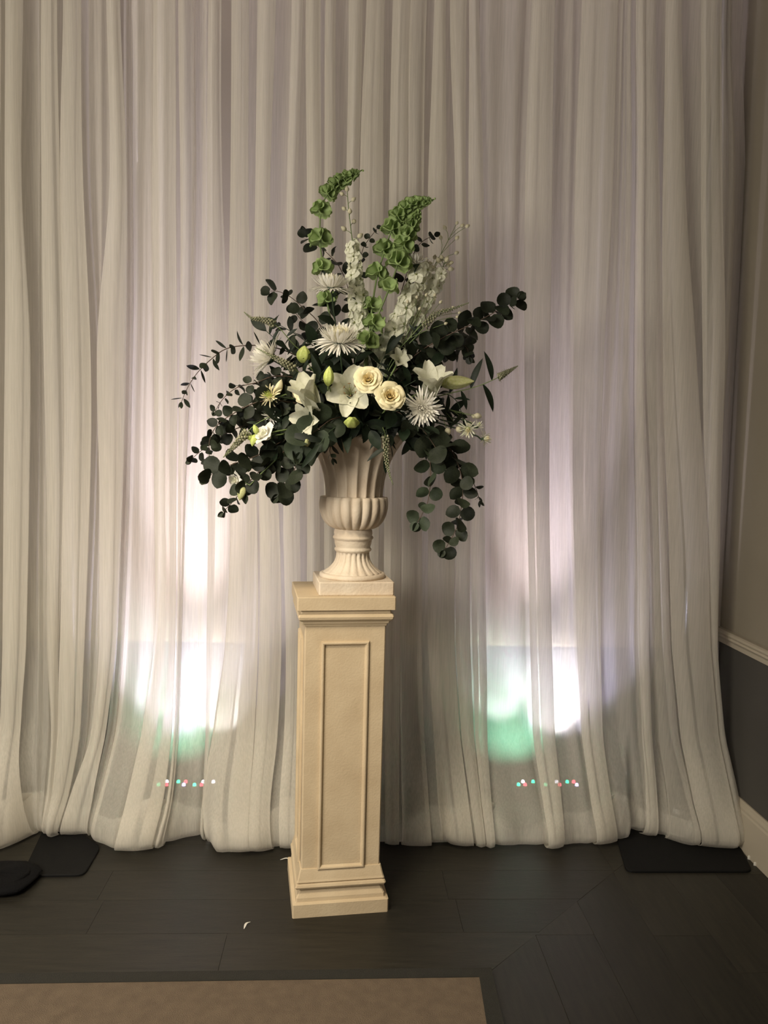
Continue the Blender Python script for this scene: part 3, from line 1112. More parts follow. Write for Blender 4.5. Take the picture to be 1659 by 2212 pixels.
def stem_mesh(name, pl, r0, r1, mat, parent, nseg=6):
    g = G()
    base = Vector(parent.location)
    k = len(pl) - 1
    g.tube([p - base for p in pl], [r0 + (r1 - r0) * i / k for i in range(k + 1)], nseg)
    return ob(name, g.mesh(name), mat, parent)


def at_t(pl, t):
    k = t * (len(pl) - 1)
    i = min(int(k), len(pl) - 2)
    p = pl[i].lerp(pl[i + 1], k - i)
    return p, (pl[i + 1] - pl[i]).normalized()


VIEW = Vector((0.05, -1, 0.05)).normalized()


def euc(label, pts, n, s0, s1, meshes=None, t0=.3, face=.6, seed=0, mat='estem', name='eucalyptus_branch', group='eucalyptus branches', from_urn=True, sprout=.75, cat='branch'):
    """branch with opposite leaf pairs; leaf length runs s0 -> s1 (px)"""
    rn = random.Random(seed * 31 + 5)
    pl, ln = path(pts, from_urn)
    t = thing(name, pl[0], label, cat, group)
    stem_mesh('stem', pl, .0032, .0010, MAT[mat], t)
    ms = meshes or M_EUC
    for i in range(n):
        tt = t0 + (1 - t0) * (i + .5) / n
        p, d = at_t(pl, tt)
        side = d.cross(VIEW)
        if side.length < .1:
            side = d.cross(Vector((0, 0, 1)))
        side.normalize()
        up = side.cross(d).normalized()
        ang = (i % 2) * math.pi / 2 + rn.uniform(-.5, .5)
        ax = side * math.cos(ang * (1 if face < .9 else .35)) + up * math.sin(ang * (1 if face < .9 else .35))
        sz = (s0 + (s1 - s0) * i / max(1, n - 1)) / UP * rn.uniform(.85, 1.15)
        for s_ in (1, -1):
            dd = (ax * s_ * 1.0 + d * sprout * rn.uniform(.4, 1.1) + Vector((0, 0, -.18))).normalized()
            nm = d * (1 - face) + VIEW * face + Vector((rn.uniform(-.5, .5), rn.uniform(-.5, .3), rn.uniform(-.4, .5)))
            put('leaf', rn.choice(ms), t, p + dd * .003, dd, nm, sz)
    p, d = at_t(pl, 1.0)
    for a in (-.6, .6):
        put('leaf', rn.choice(ms), t, p, (d + Vector((a * .5, 0, a * .3))).normalized(), VIEW + Vector((a, 0, .3)), s1 * .7 / UP)
    return t


# ---- eucalyptus, left side
euc('thin eucalyptus branch with narrow paired leaves, arching farthest left', [(690, 800, -.05), (640, 768, -.10), (590, 750, -.12), (540, 746, -.13), (490, 753, -.14), (455, 777, -.15), (425, 807, -.15), (405, 838, -.15), (392, 868, -.15)],
    17, 34, 20, M_EUN, .44, .2, 1, sprout=.35)
euc('eucalyptus branch of small round leaves, just under the farthest-left arching branch', [(690, 850, -.10), (640, 818, -.15), (592, 813, -.17), (555, 826, -.18), (515, 836, -.18), (490, 853, -.18), (474, 872, -.18), (464, 890, -.17)],
    15, 21, 14, M_EUC, .42, .6, 2, sprout=.3)
euc('dark eucalyptus branch with overlapping round leaves ending left of the white double bloom', [(690, 890, -.10), (620, 868, -.17), (560, 868, -.2), (510, 890, -.2), (470, 918, -.2), (453, 950, -.2), (452, 985, -.19), (449, 1000, -.19)],
    15, 36, 15, M_EUC, .32, .65, 3)
euc('eucalyptus branch whose tip reaches the lowest left small leaves near the glow', [(690, 905, -.12), (620, 895, -.16), (550, 912, -.17), (490, 935, -.16), (455, 958, -.15), (432, 976, -.15), (412, 993, -.15)],
    14, 34, 18, M_EUC, .36, .55, 4)
euc('eucalyptus branch with large dark leaves, tip leaf hanging over the left glow', [(690, 925, -.12), (620, 948, -.2), (560, 982, -.22), (510, 1000, -.22), (475, 1014, -.22), (450, 1030, -.21)],
    10, 36, 32, M_EUC, .4, .7, 5)
euc('long eucalyptus branch trailing to the lowest tip on the left', [(700, 930, -.12), (630, 965, -.2), (575, 1005, -.23), (535, 1045, -.23), (508, 1078, -.22), (482, 1106, -.21)],
    14, 34, 20, M_EUC, .36, .65, 6)
euc('eucalyptus branch of broad leaves hanging beside the left of the urn', [(705, 925, -.14), (665, 955, -.2), (645, 985, -.22), (636, 1015, -.22), (618, 1042, -.21), (602, 1066, -.2)],
    9, 40, 34, M_EUC, .42, .85, 7)
euc('eucalyptus sprig with two round leaf pairs pointing up-left above the thin flower spike', [(730, 780, .0), (690, 700, -.02), (655, 665, -.03), (628, 642, -.04), (603, 630, -.05), (584, 629, -.05)],
    7, 26, 30, M_EUC, .5, .5, 8)
euc('reddish thin eucalyptus sprig leaning left behind the tall green bells', [(765, 760, .08), (755, 640, .1), (735, 580, .1), (708, 548, .1), (685, 528, .1), (662, 508, .1)],
    12, 22, 30, M_EUC, .48, .45, 9)
euc('tiny dark eucalyptus sprig between the two tallest white and green spikes', [(775, 760, .1), (775, 620, .12), (782, 545, .12), (796, 518, .12), (815, 494, .12)],
    6, 20, 14, M_EUC, .74, .4, 10)
euc('dark eucalyptus sprig peeking right of the green bell spikes', [(830, 760, .1), (870, 620, .12), (895, 545, .12), (915, 520, .12), (938, 509, .12)],
    6, 26, 20, M_EUC, .72, .6, 11)
# ---- right side
euc('big dark eucalyptus branch reaching up to the far right', [(830, 830, -.02), (900, 765, -.06), (960, 728, -.1), (1010, 705, -.12), (1055, 682, -.13), (1090, 662, -.13), (1118, 645, -.13)],
    21, 38, 28, M_EUC, .34, .75, 12)
euc('dark eucalyptus branch below the far-right one, leaves clumped', [(840, 840, .0), (900, 800, .02), (950, 770, .04), (985, 748, .05), (1012, 738, .05)],
    11, 34, 26, M_EUC, .38, .6, 13)
euc('dark eucalyptus branch with drooping clump under the far-right branch', [(850, 840, .0), (920, 790, -.04), (975, 752, -.06), (1005, 748, -.06), (1014, 770, -.06)],
    10, 32, 24, M_EUC, .4, .6, 33)
euc('grey-green eucalyptus strand hanging shortest on the right of the urn', [(850, 900, -.1), (898, 925, -.18), (922, 965, -.2), (930, 1010, -.2), (929, 1050, -.2), (922, 1090, -.2), (902, 1128, -.2)],
    9, 38, 30, M_EUG, .3, .6, 14)
euc('long eucalyptus strand hanging lowest on the right of the urn', [(860, 905, -.1), (920, 935, -.18), (970, 968, -.2), (990, 1005, -.21), (1000, 1050, -.21), (997, 1090, -.21), (990, 1130, -.2), (976, 1162, -.2), (960, 1188, -.2)],
    15, 40, 26, M_EUC, .32, .8, 15)
euc('thin side sprig with slim leaves beside the lowest right strand', [(900, 920, -.1), (960, 965, -.16), (1000, 1005, -.18), (1018, 1035, -.18), (1030, 1060, -.18), (1036, 1082, -.18)],
    8, 24, 20, M_EUN, .5, .4, 16)
euc('eucalyptus branch of very large grey leaves drooping in front of the left rim', [(760, 905, -.16), (720, 905, -.22), (690, 925, -.25), (665, 945, -.26), (650, 975, -.25)],
    7, 46, 42, M_EUG, .3, .9, 17)
euc('eucalyptus branch of very large dark leaves drooping over the right rim', [(830, 890, -.15), (870, 895, -.2), (905, 920, -.22), (930, 950, -.22), (945, 975, -.22)],
    8, 44, 40, M_EUC, .25, .85, 18)
euc('small slim-leaved sprig lying against the upper left of the urn', [(745, 930, -.14), (722, 952, -.2), (712, 972, -.205), (718, 990, -.2)],
    4, 20, 22, M_EUN, .5, .6, 19)
euc('round-leaved eucalyptus spray filling behind the left white bloom', [(690, 880, -.05), (640, 850, -.1), (600, 840, -.13), (560, 850, -.14), (540, 880, -.14), (528, 910, -.14)],
    11, 34, 24, M_EUC, .3, .6, 20)
euc('small-leaved eucalyptus tuft beside the green lily bud at the upper left', [(715, 780, .02), (680, 720, .03), (650, 690, .03), (635, 672, .03)],
    7, 30, 26, M_EUC, .3, .6, 21)


# ---- dark foliage stems
def foliage(label, pts, n, s0, s1, ms=None, t0=.25, seed=0, face=.5):
    rn = random.Random(seed * 17 + 3)
    pl, ln = path(pts)
    t = thing('leafy_stem', pl[0], label, 'foliage', 'dark leafy filler stems')
    stem_mesh('stem', pl, .003, .0012, MAT['dstem'], t)
    for i in range(n):
        tt = t0 + (1 - t0) * (i + .5) / n
        p, d = at_t(pl, tt)
        side = d.cross(VIEW)
        if side.length < .1:
            side = d.cross(Vector((0, 0, 1)))
        side.normalize()
        a = i * 2.4 + rn.uniform(-.4, .4)
        up = side.cross(d).normalized()
        dd = (side * math.cos(a) + up * math.sin(a) * .8 + d * rn.uniform(.3, .9)).normalized()
        nm = VIEW * face + d * .3 + Vector((rn.uniform(-.5, .5), rn.uniform(-.4, .3), rn.uniform(-.1, .8)))
        put('leaf', rn.choice(ms or M_DARK), t, p, dd, nm, (s0 + (s1 - s0) * i / n) / UP * rn.uniform(.85, 1.2))
    p, d = at_t(pl, 1.0)
    put('leaf', rn.choice(ms or M_DARK), t, p, d, VIEW, s1 / UP)
    return t


fol = [
    ('dark leafy stem rising behind the upper white chrysanthemum', [(735, 740, .02), (712, 660, .02), (705, 625, .0)], 15, 46, 40, None),
    ('dark leafy stem under the front white chrysanthemum', [(720, 800, -.05), (690, 760, -.08), (680, 740, -.1)], 16, 50, 44, None),
    ('dark leafy stem between the green bells and white delphinium', [(800, 780, .02), (800, 720, .0), (790, 660, .0)], 15, 48, 40, None),
    ('dark leafy stem in the middle right behind the roses', [(840, 800, .02), (880, 760, .0), (905, 710, .02)], 18, 52, 44, None),
    ('dark leafy stem right of the cream roses', [(860, 850, -.08), (900, 820, -.1), (930, 790, -.1)], 16, 52, 44, None),
    ('dark leafy stem filling below the cream roses', [(830, 900, -.14), (850, 890, -.2), (880, 880, -.22)], 16, 54, 48, None),
    ('dark leafy stem hanging over the right rim of the urn', [(840, 910, -.14), (870, 920, -.21), (890, 945, -.22)], 14, 52, 44, None),
    ('dark leafy stem over the middle of the urn rim', [(770, 915, -.15), (790, 915, -.22), (800, 930, -.235)], 16, 54, 44, None),
    ('dark leafy stem spreading left of the lilies', [(680, 860, -.08), (630, 830, -.12), (595, 820, -.12)], 18, 50, 40, None),
    ('dark leafy stem under the half-open lily', [(690, 890, -.12), (640, 890, -.18), (600, 915, -.2)], 18, 52, 42, None),
    ('dark leafy stem drooping at the lower left of the flowers', [(690, 920, -.12), (620, 940, -.18), (585, 985, -.2)], 16, 48, 40, None),
    ('dark leafy stem at the upper left behind the lime lily bud', [(700, 780, .0), (650, 730, .0), (600, 700, .0)], 16, 46, 32, None),
    ('dark leafy stem behind the open lily at the very centre', [(750, 820, -.05), (765, 790, -.08), (770, 770, -.08)], 18, 54, 46, None),
    ('dark leafy stem low behind the right spider bloom', [(880, 880, -.08), (935, 880, -.12), (975, 890, -.13)], 18, 48, 36, None),
    ('dark leafy stem under the large right eucalyptus branch', [(850, 820, .02), (920, 780, .03), (965, 740, .04)], 16, 50, 38, None),
    ('broad-leaved stem rising just above the left-turned chrysanthemum', [(690, 800, -.08), (630, 760, -.12), (590, 728, -.13), (575, 715, -.13)], 9, 50, 44, None),
    ('lance-leaved lily stem crossing in front of the rim to the left', [(745, 920, -.17), (715, 930, -.24), (690, 960, -.27)], 9, 62, 54, M_LANCE),
    ('lance-leaved lily stem behind the half-open lily', [(700, 850, -.1), (690, 815, -.16), (700, 800, -.18)], 10, 66, 54, M_LANCE),
    ('lance-leaved stem hanging down beside the small spike over the urn', [(825, 920, -.16), (835, 935, -.235), (835, 975, -.245)], 9, 52, 44, M_LANCE),
    ('drooping lance-leaved stem below the right flower spike', [(870, 870, -.1), (950, 850, -.15), (985, 865, -.16), (1000, 900, -.16)], 12, 44, 36, M_LANCE),
    ('lance-leaved stem in the gap above the roses', [(790, 840, -.06), (820, 790, -.08), (835, 760, -.08)], 12, 56, 48, M_LANCE),
]
for i, (lb, pts, n, s0, s1, ms) in enumerate(fol):
    foliage(lb, pts, n, s0, s1, ms, .3, i + 50)


# ---- bells of ireland
def bell_mesh(name, seed, open_=1.0):
    rn = random.Random(seed)
    n = 20
    v, f = [], []
    rings = [(.10, 0), (.30, .18), (.46, .42), (.60, .66), (.72, .76), (.76, .72)]
    ph = rn.uniform(0, 6)
    for ri, (r_, z_) in enumerate(rings):
        for i in range(n):
            a = 2 * math.pi * i / n
            ruf = (ri / 5) ** 2
            rr = r_ * (1 + .10 * ruf * math.sin(5 * a + ph) + .05 * ruf * math.sin(3 * a + ph * 2))
            v.append((rr * math.cos(a), z_ + .10 * ruf * math.sin(5 * a + ph + 1.2) + .08 * ruf * math.sin(2 * a + ph), rr * math.sin(a)))
    for ri in range(5):
        for i in range(n):
            f.append((ri * n + i, ri * n + (i + 1) % n, (ri + 1) * n + (i + 1) % n, (ri + 1) * n + i))
    f.append(tuple(range(n)))
    m = me(name, v, f)
    m.materials.append(MAT['bell'])
    return m


M_BELL = [bell_mesh('green_bell', s) for s in (1, 2, 3)]


def bells(label, pts, nodes, tip, seed):
    """nodes: (t, bell size px)"""
    rn = random.Random(seed)
    pl, ln = path(pts)
    t = thing('bell_flower_stem', pl[0], label, 'flower stem', 'tall green bell flower stems')
    stem_mesh('stem', pl, .0052, .0020, MAT['gstem'], t, 8)
    for tt, sz, cnt in nodes:
        p, d = at_t(pl, tt)
        side = d.cross(VIEW).normalized()
        up = side.cross(d).normalized()
        for k in range(cnt):
            a = 2 * math.pi * k / cnt + rn.uniform(-.25, .25)
            dd = (side * math.cos(a) + up * math.sin(a) + d * rn.uniform(.15, .5)).normalized()
            put('bell', rn.choice(M_BELL), t, p + dd * .002, dd, d, sz * .60 / UP * rn.uniform(.88, 1.12))
    p, d = at_t(pl, 1.0)
    g = G()
    b = Vector(t.location)
    for i in range(tip):
        q, dq = at_t(pl, 1 - .06 * i / tip)
        g.lathe([(0, -.004), (.004, -.001), (.003, .003), (0, .004)], 6, center=q - b + Vector((rn.uniform(-.003, .003), rn.uniform(-.003, .003), rn.uniform(-.003, .003))))
    ob('bud_tip', g.mesh('bud_tip'), MAT['bell'], t)
    return t


def tnode(pts, targets):
    """turn (px, py) node targets into path parameters"""
    pl, ln = path(pts)
    out = []
    for (x, y_, sz, c) in targets:
        best, bt = 1e9, 0
        for i, p in enumerate(pl):
            v = p - CAM
            d = v.dot(_f)
            qx, qy = 829.5 + F_PX * v.dot(_r) / d, 1106 - F_PX * v.dot(_u) / d
            e = (qx - x) ** 2 + (qy - y_) ** 2
            if e < best:
                best, bt = e, i / (len(pl) - 1)
        out.append((bt, sz, c))
    return out


p_ = [(745, 800, .0), (712, 680, .0), (701, 600, .0), (692, 530, .0), (693, 460, .0), (708, 418, .0), (735, 392, .0), (783, 367, .0)]
bells('tallest bright green bell flower stem, curving right at its tip', p_,
      tnode(p_, [(712, 650, 34, 5), (700, 578, 33, 5), (692, 515, 36, 6), (693, 457, 33, 6), (708, 418, 31, 6), (724, 403, 26, 6), (737, 392, 26, 6), (750, 384, 22, 6), (762, 378, 17, 6), (772, 372, 12, 6)]), 8, 1)
p_ = [(785, 820, -.05), (795, 740, -.08), (815, 685, -.08), (838, 630, -.08), (858, 575, -.08), (872, 530, -.08), (886, 492, -.07), (907, 453, -.07)]
bells('green bell flower stem with a straight tapering tip in front of the white delphinium', p_,
      tnode(p_, [(797, 735, 36, 5), (806, 700, 36, 5), (842, 620, 34, 4), (860, 572, 40, 6), (872, 532, 36, 6), (882, 508, 30, 6), (889, 490, 26, 7), (895, 478, 20, 7), (900, 468, 16, 7), (905, 458, 11, 6)]), 8, 2)
p_ = [(790, 800, -.02), (802, 680, -.03), (814, 600, -.03), (830, 545, -.03), (845, 500, -.03), (862, 466, -.03), (890, 444, -.03), (940, 430, -.03)]
bells('green bell flower stem bending right above the straight-tipped one', p_,
      tnode(p_, [(804, 660, 34, 5), (814, 590, 38, 6), (832, 540, 36, 6), (846, 500, 36, 6), (861, 468, 34, 6), (876, 453, 28, 6), (890, 445, 26, 6), (903, 440, 22, 6), (915, 436, 16, 6), (926, 433, 11, 6)]), 8, 3)


# ---- delphinium
def floret_mesh(name, seed, mats=('greenwhite', 'pistil')):
    rn = random.Random(seed)
    g = G()
    for k in range(5):
        a = 2 * math.pi * k / 5 + rn.uniform(-.15, .15)
        ca, sa = math.cos(a), math.sin(a)
        v = []
        f = []
        n = 5
        for i in range(n + 1):
            t = i / n
            w_ = .30 * math.sin(math.pi * min(1, .12 + t * .80)) ** .8
            r_ = .06 + .48 * t
            h = .10 + .16 * t - .28 * t * t + .03 * math.sin(9 * t + seed)
            for s_ in (-1, 0, 1):
                x, z = r_, s_ * w_
                hh_ = h + .10 * abs(s_) * (1 - t * .3) + rn.uniform(-.015, .015)
                v.append((x * ca - z * sa, hh_, x * sa + z * ca))
        for i in range(n):
            for q in range(2):
                f.append((i * 3 + q, i * 3 + q + 1, i * 3 + q + 4, i * 3 + q + 3))
        g.add(v, f, 0)
    for k in range(3):
        a = 2 * math.pi * k / 3
        g.tube([(0, .04, 0), (.05 * math.cos(a), .2, .05 * math.sin(a))], .028, 5, 1)
    g.tube([(0, -.3, 0), (0, .06, 0)], .03, 5, 1)
    m = g.mesh(name)
    m.materials.append(MAT[mats[0]])
    m.materials.append(MAT[mats[1]])
    return m


M_FLO = [floret_mesh('white_floret', s) for s in (1, 2, 3, 4)]


def bud_mesh(name, mat, el=1.5, ridges=0, n=10, mat2=None):
    g = G()
    v, f = [], []
    K = 9
    for j in range(K):
        t = j / (K - 1)
        r_ = .5 / el * math.sin(math.pi * (t ** .85)) ** .8
        for i in range(n):
            a = 2 * math.pi * i / n
            rr = r_ * (1 + (.10 * math.cos(ridges * a) if ridges else 0))
            v.append((rr * math.cos(a), t, rr * math.sin(a)))
    for j in range(K - 1):
        for i in range(n):
            f.append((j * n + i, (j + 1) * n + i, (j + 1) * n + (i + 1) % n, j * n + (i + 1) % n))
    g.add(v, f)
    m = g.mesh(name)
    m.materials.append(MAT[mat])
    return m


MAT['palebud'] = material('pale_grey_bud', (206, 200, 172), 0.6, (180, 174, 140), 20, rnd=0.1)
M_SBUD = bud_mesh('small_bud', 'palebud', 1.35, 0, 8)
M_LBUD = bud_mesh('lily_bud', 'limebud', 2.1, 6, 24)


def delph(label, pts, n, sz0, sz1, t0, bt, spread, seed):
    """florets from t0 to bt, buds on little stalks above"""
    rn = random.Random(seed)
    pl, ln = path(pts)
    t = thing('delphinium_stem', pl[0], label, 'flower stem', 'white delphinium stems')
    stem_mesh('stem', pl, .004, .0014, MAT['gstem'], t)
    b = Vector(t.location)
    for i in range(n):
        tt = t0 + (bt - t0) * (i + .5) / n
        p, d = at_t(pl, tt)
        side = d.cross(VIEW).normalized()
        up = side.cross(d).normalized()
        a = i * 2.399 + rn.uniform(-.3, .3)
        dd = (side * math.cos(a) + up * (math.sin(a) * .8 + .35) + d * .25).normalized()
        out = spread / UP * rn.uniform(.6, 1.1) * (1 - .35 * i / n)
        q = p + dd * out
        put('floret', rn.choice(M_FLO), t, q, dd, d + Vector((rn.uniform(-1, 1), 0, 0)), (sz0 + (sz1 - sz0) * i / n) / UP * rn.uniform(.9, 1.15))
    nb = 7
    for i in range(nb):
        tt = bt + (1 - bt) * (i + .3) / nb
        p, d = at_t(pl, tt)
        side = d.cross(VIEW).normalized()
        up = side.cross(d).normalized()
        a = i * 2.6
        dd = (side * math.cos(a) + up * math.sin(a) * .6 + d * .6).normalized()
        q = p + dd * .022 * (1 - .5 * i / nb)
        g = G()
        g.tube([p - b, (p + q) / 2 - b + d * .002, q - b], .001, 5)
        ob('stalk', g.mesh('stalk'), MAT['gstem'], t)
        put('bud', M_SBUD, t, q, dd, VIEW, (15 - 4 * i / nb) / UP)
    p, d = at_t(pl, 1.0)
    put('bud', M_SBUD, t, p, d, VIEW, 13 / UP)
    return t


delph('tall white delphinium spike between the two green bell groups, buds at its top', [(790, 800, .03), (775, 690, .0), (768, 600, -.02), (762, 530, -.02), (754, 460, -.02), (750, 415, -.02)],
      32, 42, 26, .36, .80, 14, 11)
delph('white delphinium stem right of the green bells, upper florets facing forward', [(815, 800, .0), (860, 705, -.02), (888, 640, -.02), (905, 595, -.02), (915, 570, -.02)],
      30, 42, 36, .28, .97, 19, 12)
delph('white delphinium stem leaning farthest right with greenish florets', [(830, 800, .02), (880, 720, .02), (918, 650, .02), (945, 600, .02), (962, 565, .02)],
      34, 40, 28, .3, .95, 18, 13)
delph('low white delphinium stem behind the middle of the bouquet', [(800, 800, .02), (840, 745, -.01), (868, 705, -.01), (880, 680, -.01)],
      24, 40, 36, .3, .98, 18, 14)


def spray(label, pts, twigs, seed, bsz=13):
    """thin branching twig with round buds; twigs: (t, px, py, dy)"""
    pl, ln = path(pts)
    t = thing('bud_spray', pl[0], label, 'flower stem', 'thin budding sprays')
    stem_mesh('stem', pl, .0022, .0010, MAT['gstem'], t)
    b = Vector(t.location)
    for (tt, px, py, dy) in twigs:
        p, d = at_t(pl, tt)
        q = P(px, py, dy)
        g = G()
        mid = (p + q) / 2 + d * .006
        g.tube([x - b for x in catmull([p, mid, q], 6)], .0009, 5)
        ob('stalk', g.mesh('stalk'), MAT['gstem'], t)
        put('bud', M_SBUD, t, q - (q - mid).normalized() * .002, q - mid, VIEW, bsz / UP)
    p, d = at_t(pl, 1.0)
    put('bud', M_SBUD, t, p, d, VIEW, bsz * .8 / UP)
    return t


spray('thin budding spray rising to the upper right above the white delphinium', [(840, 780, .05), (905, 640, .05), (935, 580, .05), (960, 535, .05), (985, 486, .05)],
      [(.82, 982, 548, .05), (.87, 953, 518, .05), (.86, 984, 517, .05), (.93, 963, 496, .05), (.95, 995, 490, .05), (.93, 1006, 491, .05), (.75, 938, 560, .05)], 1, 12)
spray('fine twiggy spray with tiny buds between delphinium and right flower spike', [(840, 790, -.05), (885, 730, -.1), (930, 685, -.12), (975, 665, -.13)],
      [(.6, 880, 655, -.1), (.65, 900, 645, -.1), (.7, 920, 640, -.1), (.75, 938, 640, -.1), (.8, 950, 655, -.12), (.85, 990, 676, -.12), (.8, 985, 685, -.12), (.7, 960, 700, -.12), (.6, 905, 670, -.12)], 2, 9)
spray('small spray of round white buds at the right below the drooping leaves', [(880, 880, -.1), (950, 880, -.15), (985, 890, -.16), (1018, 898, -.16)],
      [(.75, 987, 922, -.17), (.8, 1025, 897, -.17), (.7, 965, 925, -.17), (.85, 1010, 912, -.16)], 3, 17)


# ---- chrysanthemums
def mum(label, px, py, dy, axis, rad, stem_pts, cup=.35, n=95, seed=0, mat='white', inner='mumcream', nleaf=0, cent=False, name='chrysanthemum'):
    rn = random.Random(seed * 7 + 1)
    c = P(px, py, dy)
    ax = Vector(axis).normalized()
    pl, ln = path(stem_pts + [(px, py, dy)])
    t = thing(name, pl[0], label, 'flower', 'white chrysanthemums')
    b = Vector(t.location)
    pl = pl[:-2] + [c - ax * .012, c]
    stem_mesh('stem', pl, .0028, .0026, MAT['dstem'], t)
    M = frame(ax, VIEW + Vector((.1, 0, .2)))
    Rr = rad / UP
    for part, lo, hi, mt in (('outer_petals', 0.0, .68, mat), ('inner_petals', .68, 1.0, inner)):
        g = G()
        for i in range(int(n * lo), int(n * hi)):
            u = (i + .5) / n
            a = i * 2.39996 + rn.uniform(-.12, .12)
            tilt = (cup - .35) + 1.35 * u ** 1.5 + rn.uniform(-.08, .08)      # elevation above the flower plane
            ln_ = Rr * (1.0 - .55 * u ** 1.3) * rn.uniform(.86, 1.08)
            wd = Rr * (.042 if n > 60 else .055) * rn.uniform(.85, 1.15)
            v, f = [], []
            K = 5
            for k in range(K + 1):
                s_ = k / K
                el = tilt - .25 + (.55 * s_ if u > .25 else .35 * s_ * (1 - 2 * s_ * .4))
                x = ln_ * s_ * math.cos(el) + Rr * .04
                h = ln_ * s_ * math.sin(el)
                w_ = wd * (.55 + .9 * s_ - 1.15 * max(0, s_ - .75) / .25 * .9)
                w_ = max(w_, wd * .12)
                for q, lift in ((-1, .6), (0, 0), (1, .6)):
                    z = q * w_
                    p3 = Vector((x * math.cos(a) - z * math.sin(a), h + abs(q) * w_ * lift, x * math.sin(a) + z * math.cos(a)))
                    v.append(c - b + M @ p3)
            for k in range(K):
                for q in range(2):
                    f.append((k * 3 + q, k * 3 + q + 1, k * 3 + q + 4, k * 3 + q + 3))
            g.add(v, f)
        o = ob(part, g.mesh(part), MAT[mt], t)
        o['kind'] = 'stuff'
    g = G()
    g.lathe([(0, -.012), (.004, -.011), (Rr * .2, -.004), (Rr * .26, .001), (Rr * .1, .004)], 12)
    o = ob('calyx', g.mesh('calyx'), MAT['dstem'], t)
    o.matrix_basis = Matrix.Translation(c - b) @ (M @ Matrix.Rotation(-math.pi / 2, 3, 'X')).to_4x4()
    if cent:
        g = G()
        g.lathe([(Rr * .22, .0), (Rr * .2, .004), (Rr * .1, .007), (0, .008)], 12)
        o = ob('flower_centre', g.mesh('flower_centre'), MAT['limebud'], t)
        o.matrix_basis = Matrix.Translation(c - b) @ (M @ Matrix.Rotation(-math.pi / 2, 3, 'X')).to_4x4()
    for k in range(nleaf):
        p, d = at_t(pl, .55 + .1 * k)
        a = k * 2.1
        put('leaf', M_DARK[k % 3], t, p, (Vector((math.cos(a), -.3, .2))).normalized(), VIEW + Vector((0, 0, .6)), 44 / UP)
    return t


mum('upper white spider chrysanthemum seen from the side, highest of the large ones', 716, 622, -.12, (.05, -.20, 1), 47, [(735, 760, -.03), (722, 680, -.08)], .30, 190, 1, nleaf=3)
mum('largest white spider chrysanthemum with creamy centre in the front above the lilies', 733, 738, -.22, (.02, -.50, 1), 52, [(745, 850, -.1), (738, 790, -.19)], .32, 230, 2, inner='mumcream', nleaf=3)
mum('white spider chrysanthemum turned away to the left among the leaves', 586, 776, -.15, (-.85, -.15, .5), 54, [(690, 850, -.08), (625, 800, -.13)], .70, 150, 3, inner='white', nleaf=2)
mum('small shaded white chrysanthemum beside the upper delphinium', 898, 572, -.05, (-.15, -.2, 1), 32, [(850, 760, .0), (888, 630, -.03)], .70, 120, 4, inner='white')
mum('white spider chrysanthemum facing forward at the right over the rim', 912, 882, -.24, (-.1, -1, -.25), 42, [(860, 890, -.14), (895, 880, -.22)], .30, 110, 5, inner='white')
mum('small yellowish spiky chrysanthemum left of the half-open lily', 584, 856, -.2, (-.45, -.8, .35), 27, [(680, 880, -.1), (620, 860, -.18)], .45, 60, 6, mat='cream', inner='limebud', cent=True)
mum('small white spiky chrysanthemum peeking below the yellowish one', 586, 898, -.19, (-.35, -.75, .2), 22, [(680, 905, -.1), (620, 898, -.17)], .5, 45, 7, inner='cream')
mum('little white daisy bloom farthest to the right edge', 1046, 948, -.16, (.65, -.45, .1), 19, [(900, 910, -.1), (985, 925, -.15), (1020, 938, -.16)], .45, 40, 8, mat='greenwhite', inner='cream', cent=True, name='daisy')
mum('little white daisy bloom facing down beside the rightmost daisy', 1011, 926, -.19, (-.1, -.6, -.35), 23, [(900, 905, -.1), (985, 915, -.17)], .5, 42, 9, mat='greenwhite', inner='cream', cent=True, name='daisy')
mum('little half-open daisy bloom just above the downward-facing daisy', 1031, 921, -.17, (.3, -.5, .6), 15, [(900, 900, -.1), (990, 905, -.16)], .8, 34, 10, mat='greenwhite', inner='limebud', name='daisy')


# ---- roses and lisianthus
def petal_patch(name, r0, r1, h, half, curl, mat, wavy=.0, seed=0, nu=8, nv=6):
    """cupped petal around +Y axis, base at the origin, centred on +Z"""
    v, f = [], []
    for j in range(nv + 1):
        t = j / nv
        rr = r0 + (r1 - r0) * math.sin(t * math.pi * .5) ** .8
        yv = h * t
        cu = curl * max(0, t - .6) ** 2 * 6
        for i in range(nu + 1):
            u = i / nu * 2 - 1
            taper = (.55 + .45 * math.sin(math.pi * min(.5 + .0, t * .62)))
            if t > .72:
                taper *= 1 - .55 * ((t - .72) / .28) ** 2
            a = u * half * taper
            edge = .07 * curl * abs(u) ** 2 * t
            r_ = rr + cu * h + edge * h + wavy * math.sin(4 * u + seed) * t * h
            drop = .16 * h * (abs(u) ** 2.2) * t
            v.append((r_ * math.sin(a), yv - cu * h * .55 - drop, r_ * math.cos(a)))
    for j in range(nv):
        for i in range(nu):
            a = j * (nu + 1) + i
            f.append((a, a + 1, a + nu + 2, a + nu + 1))
    m = me(name, v, f)
    m.materials.append(MAT[mat])
    return m


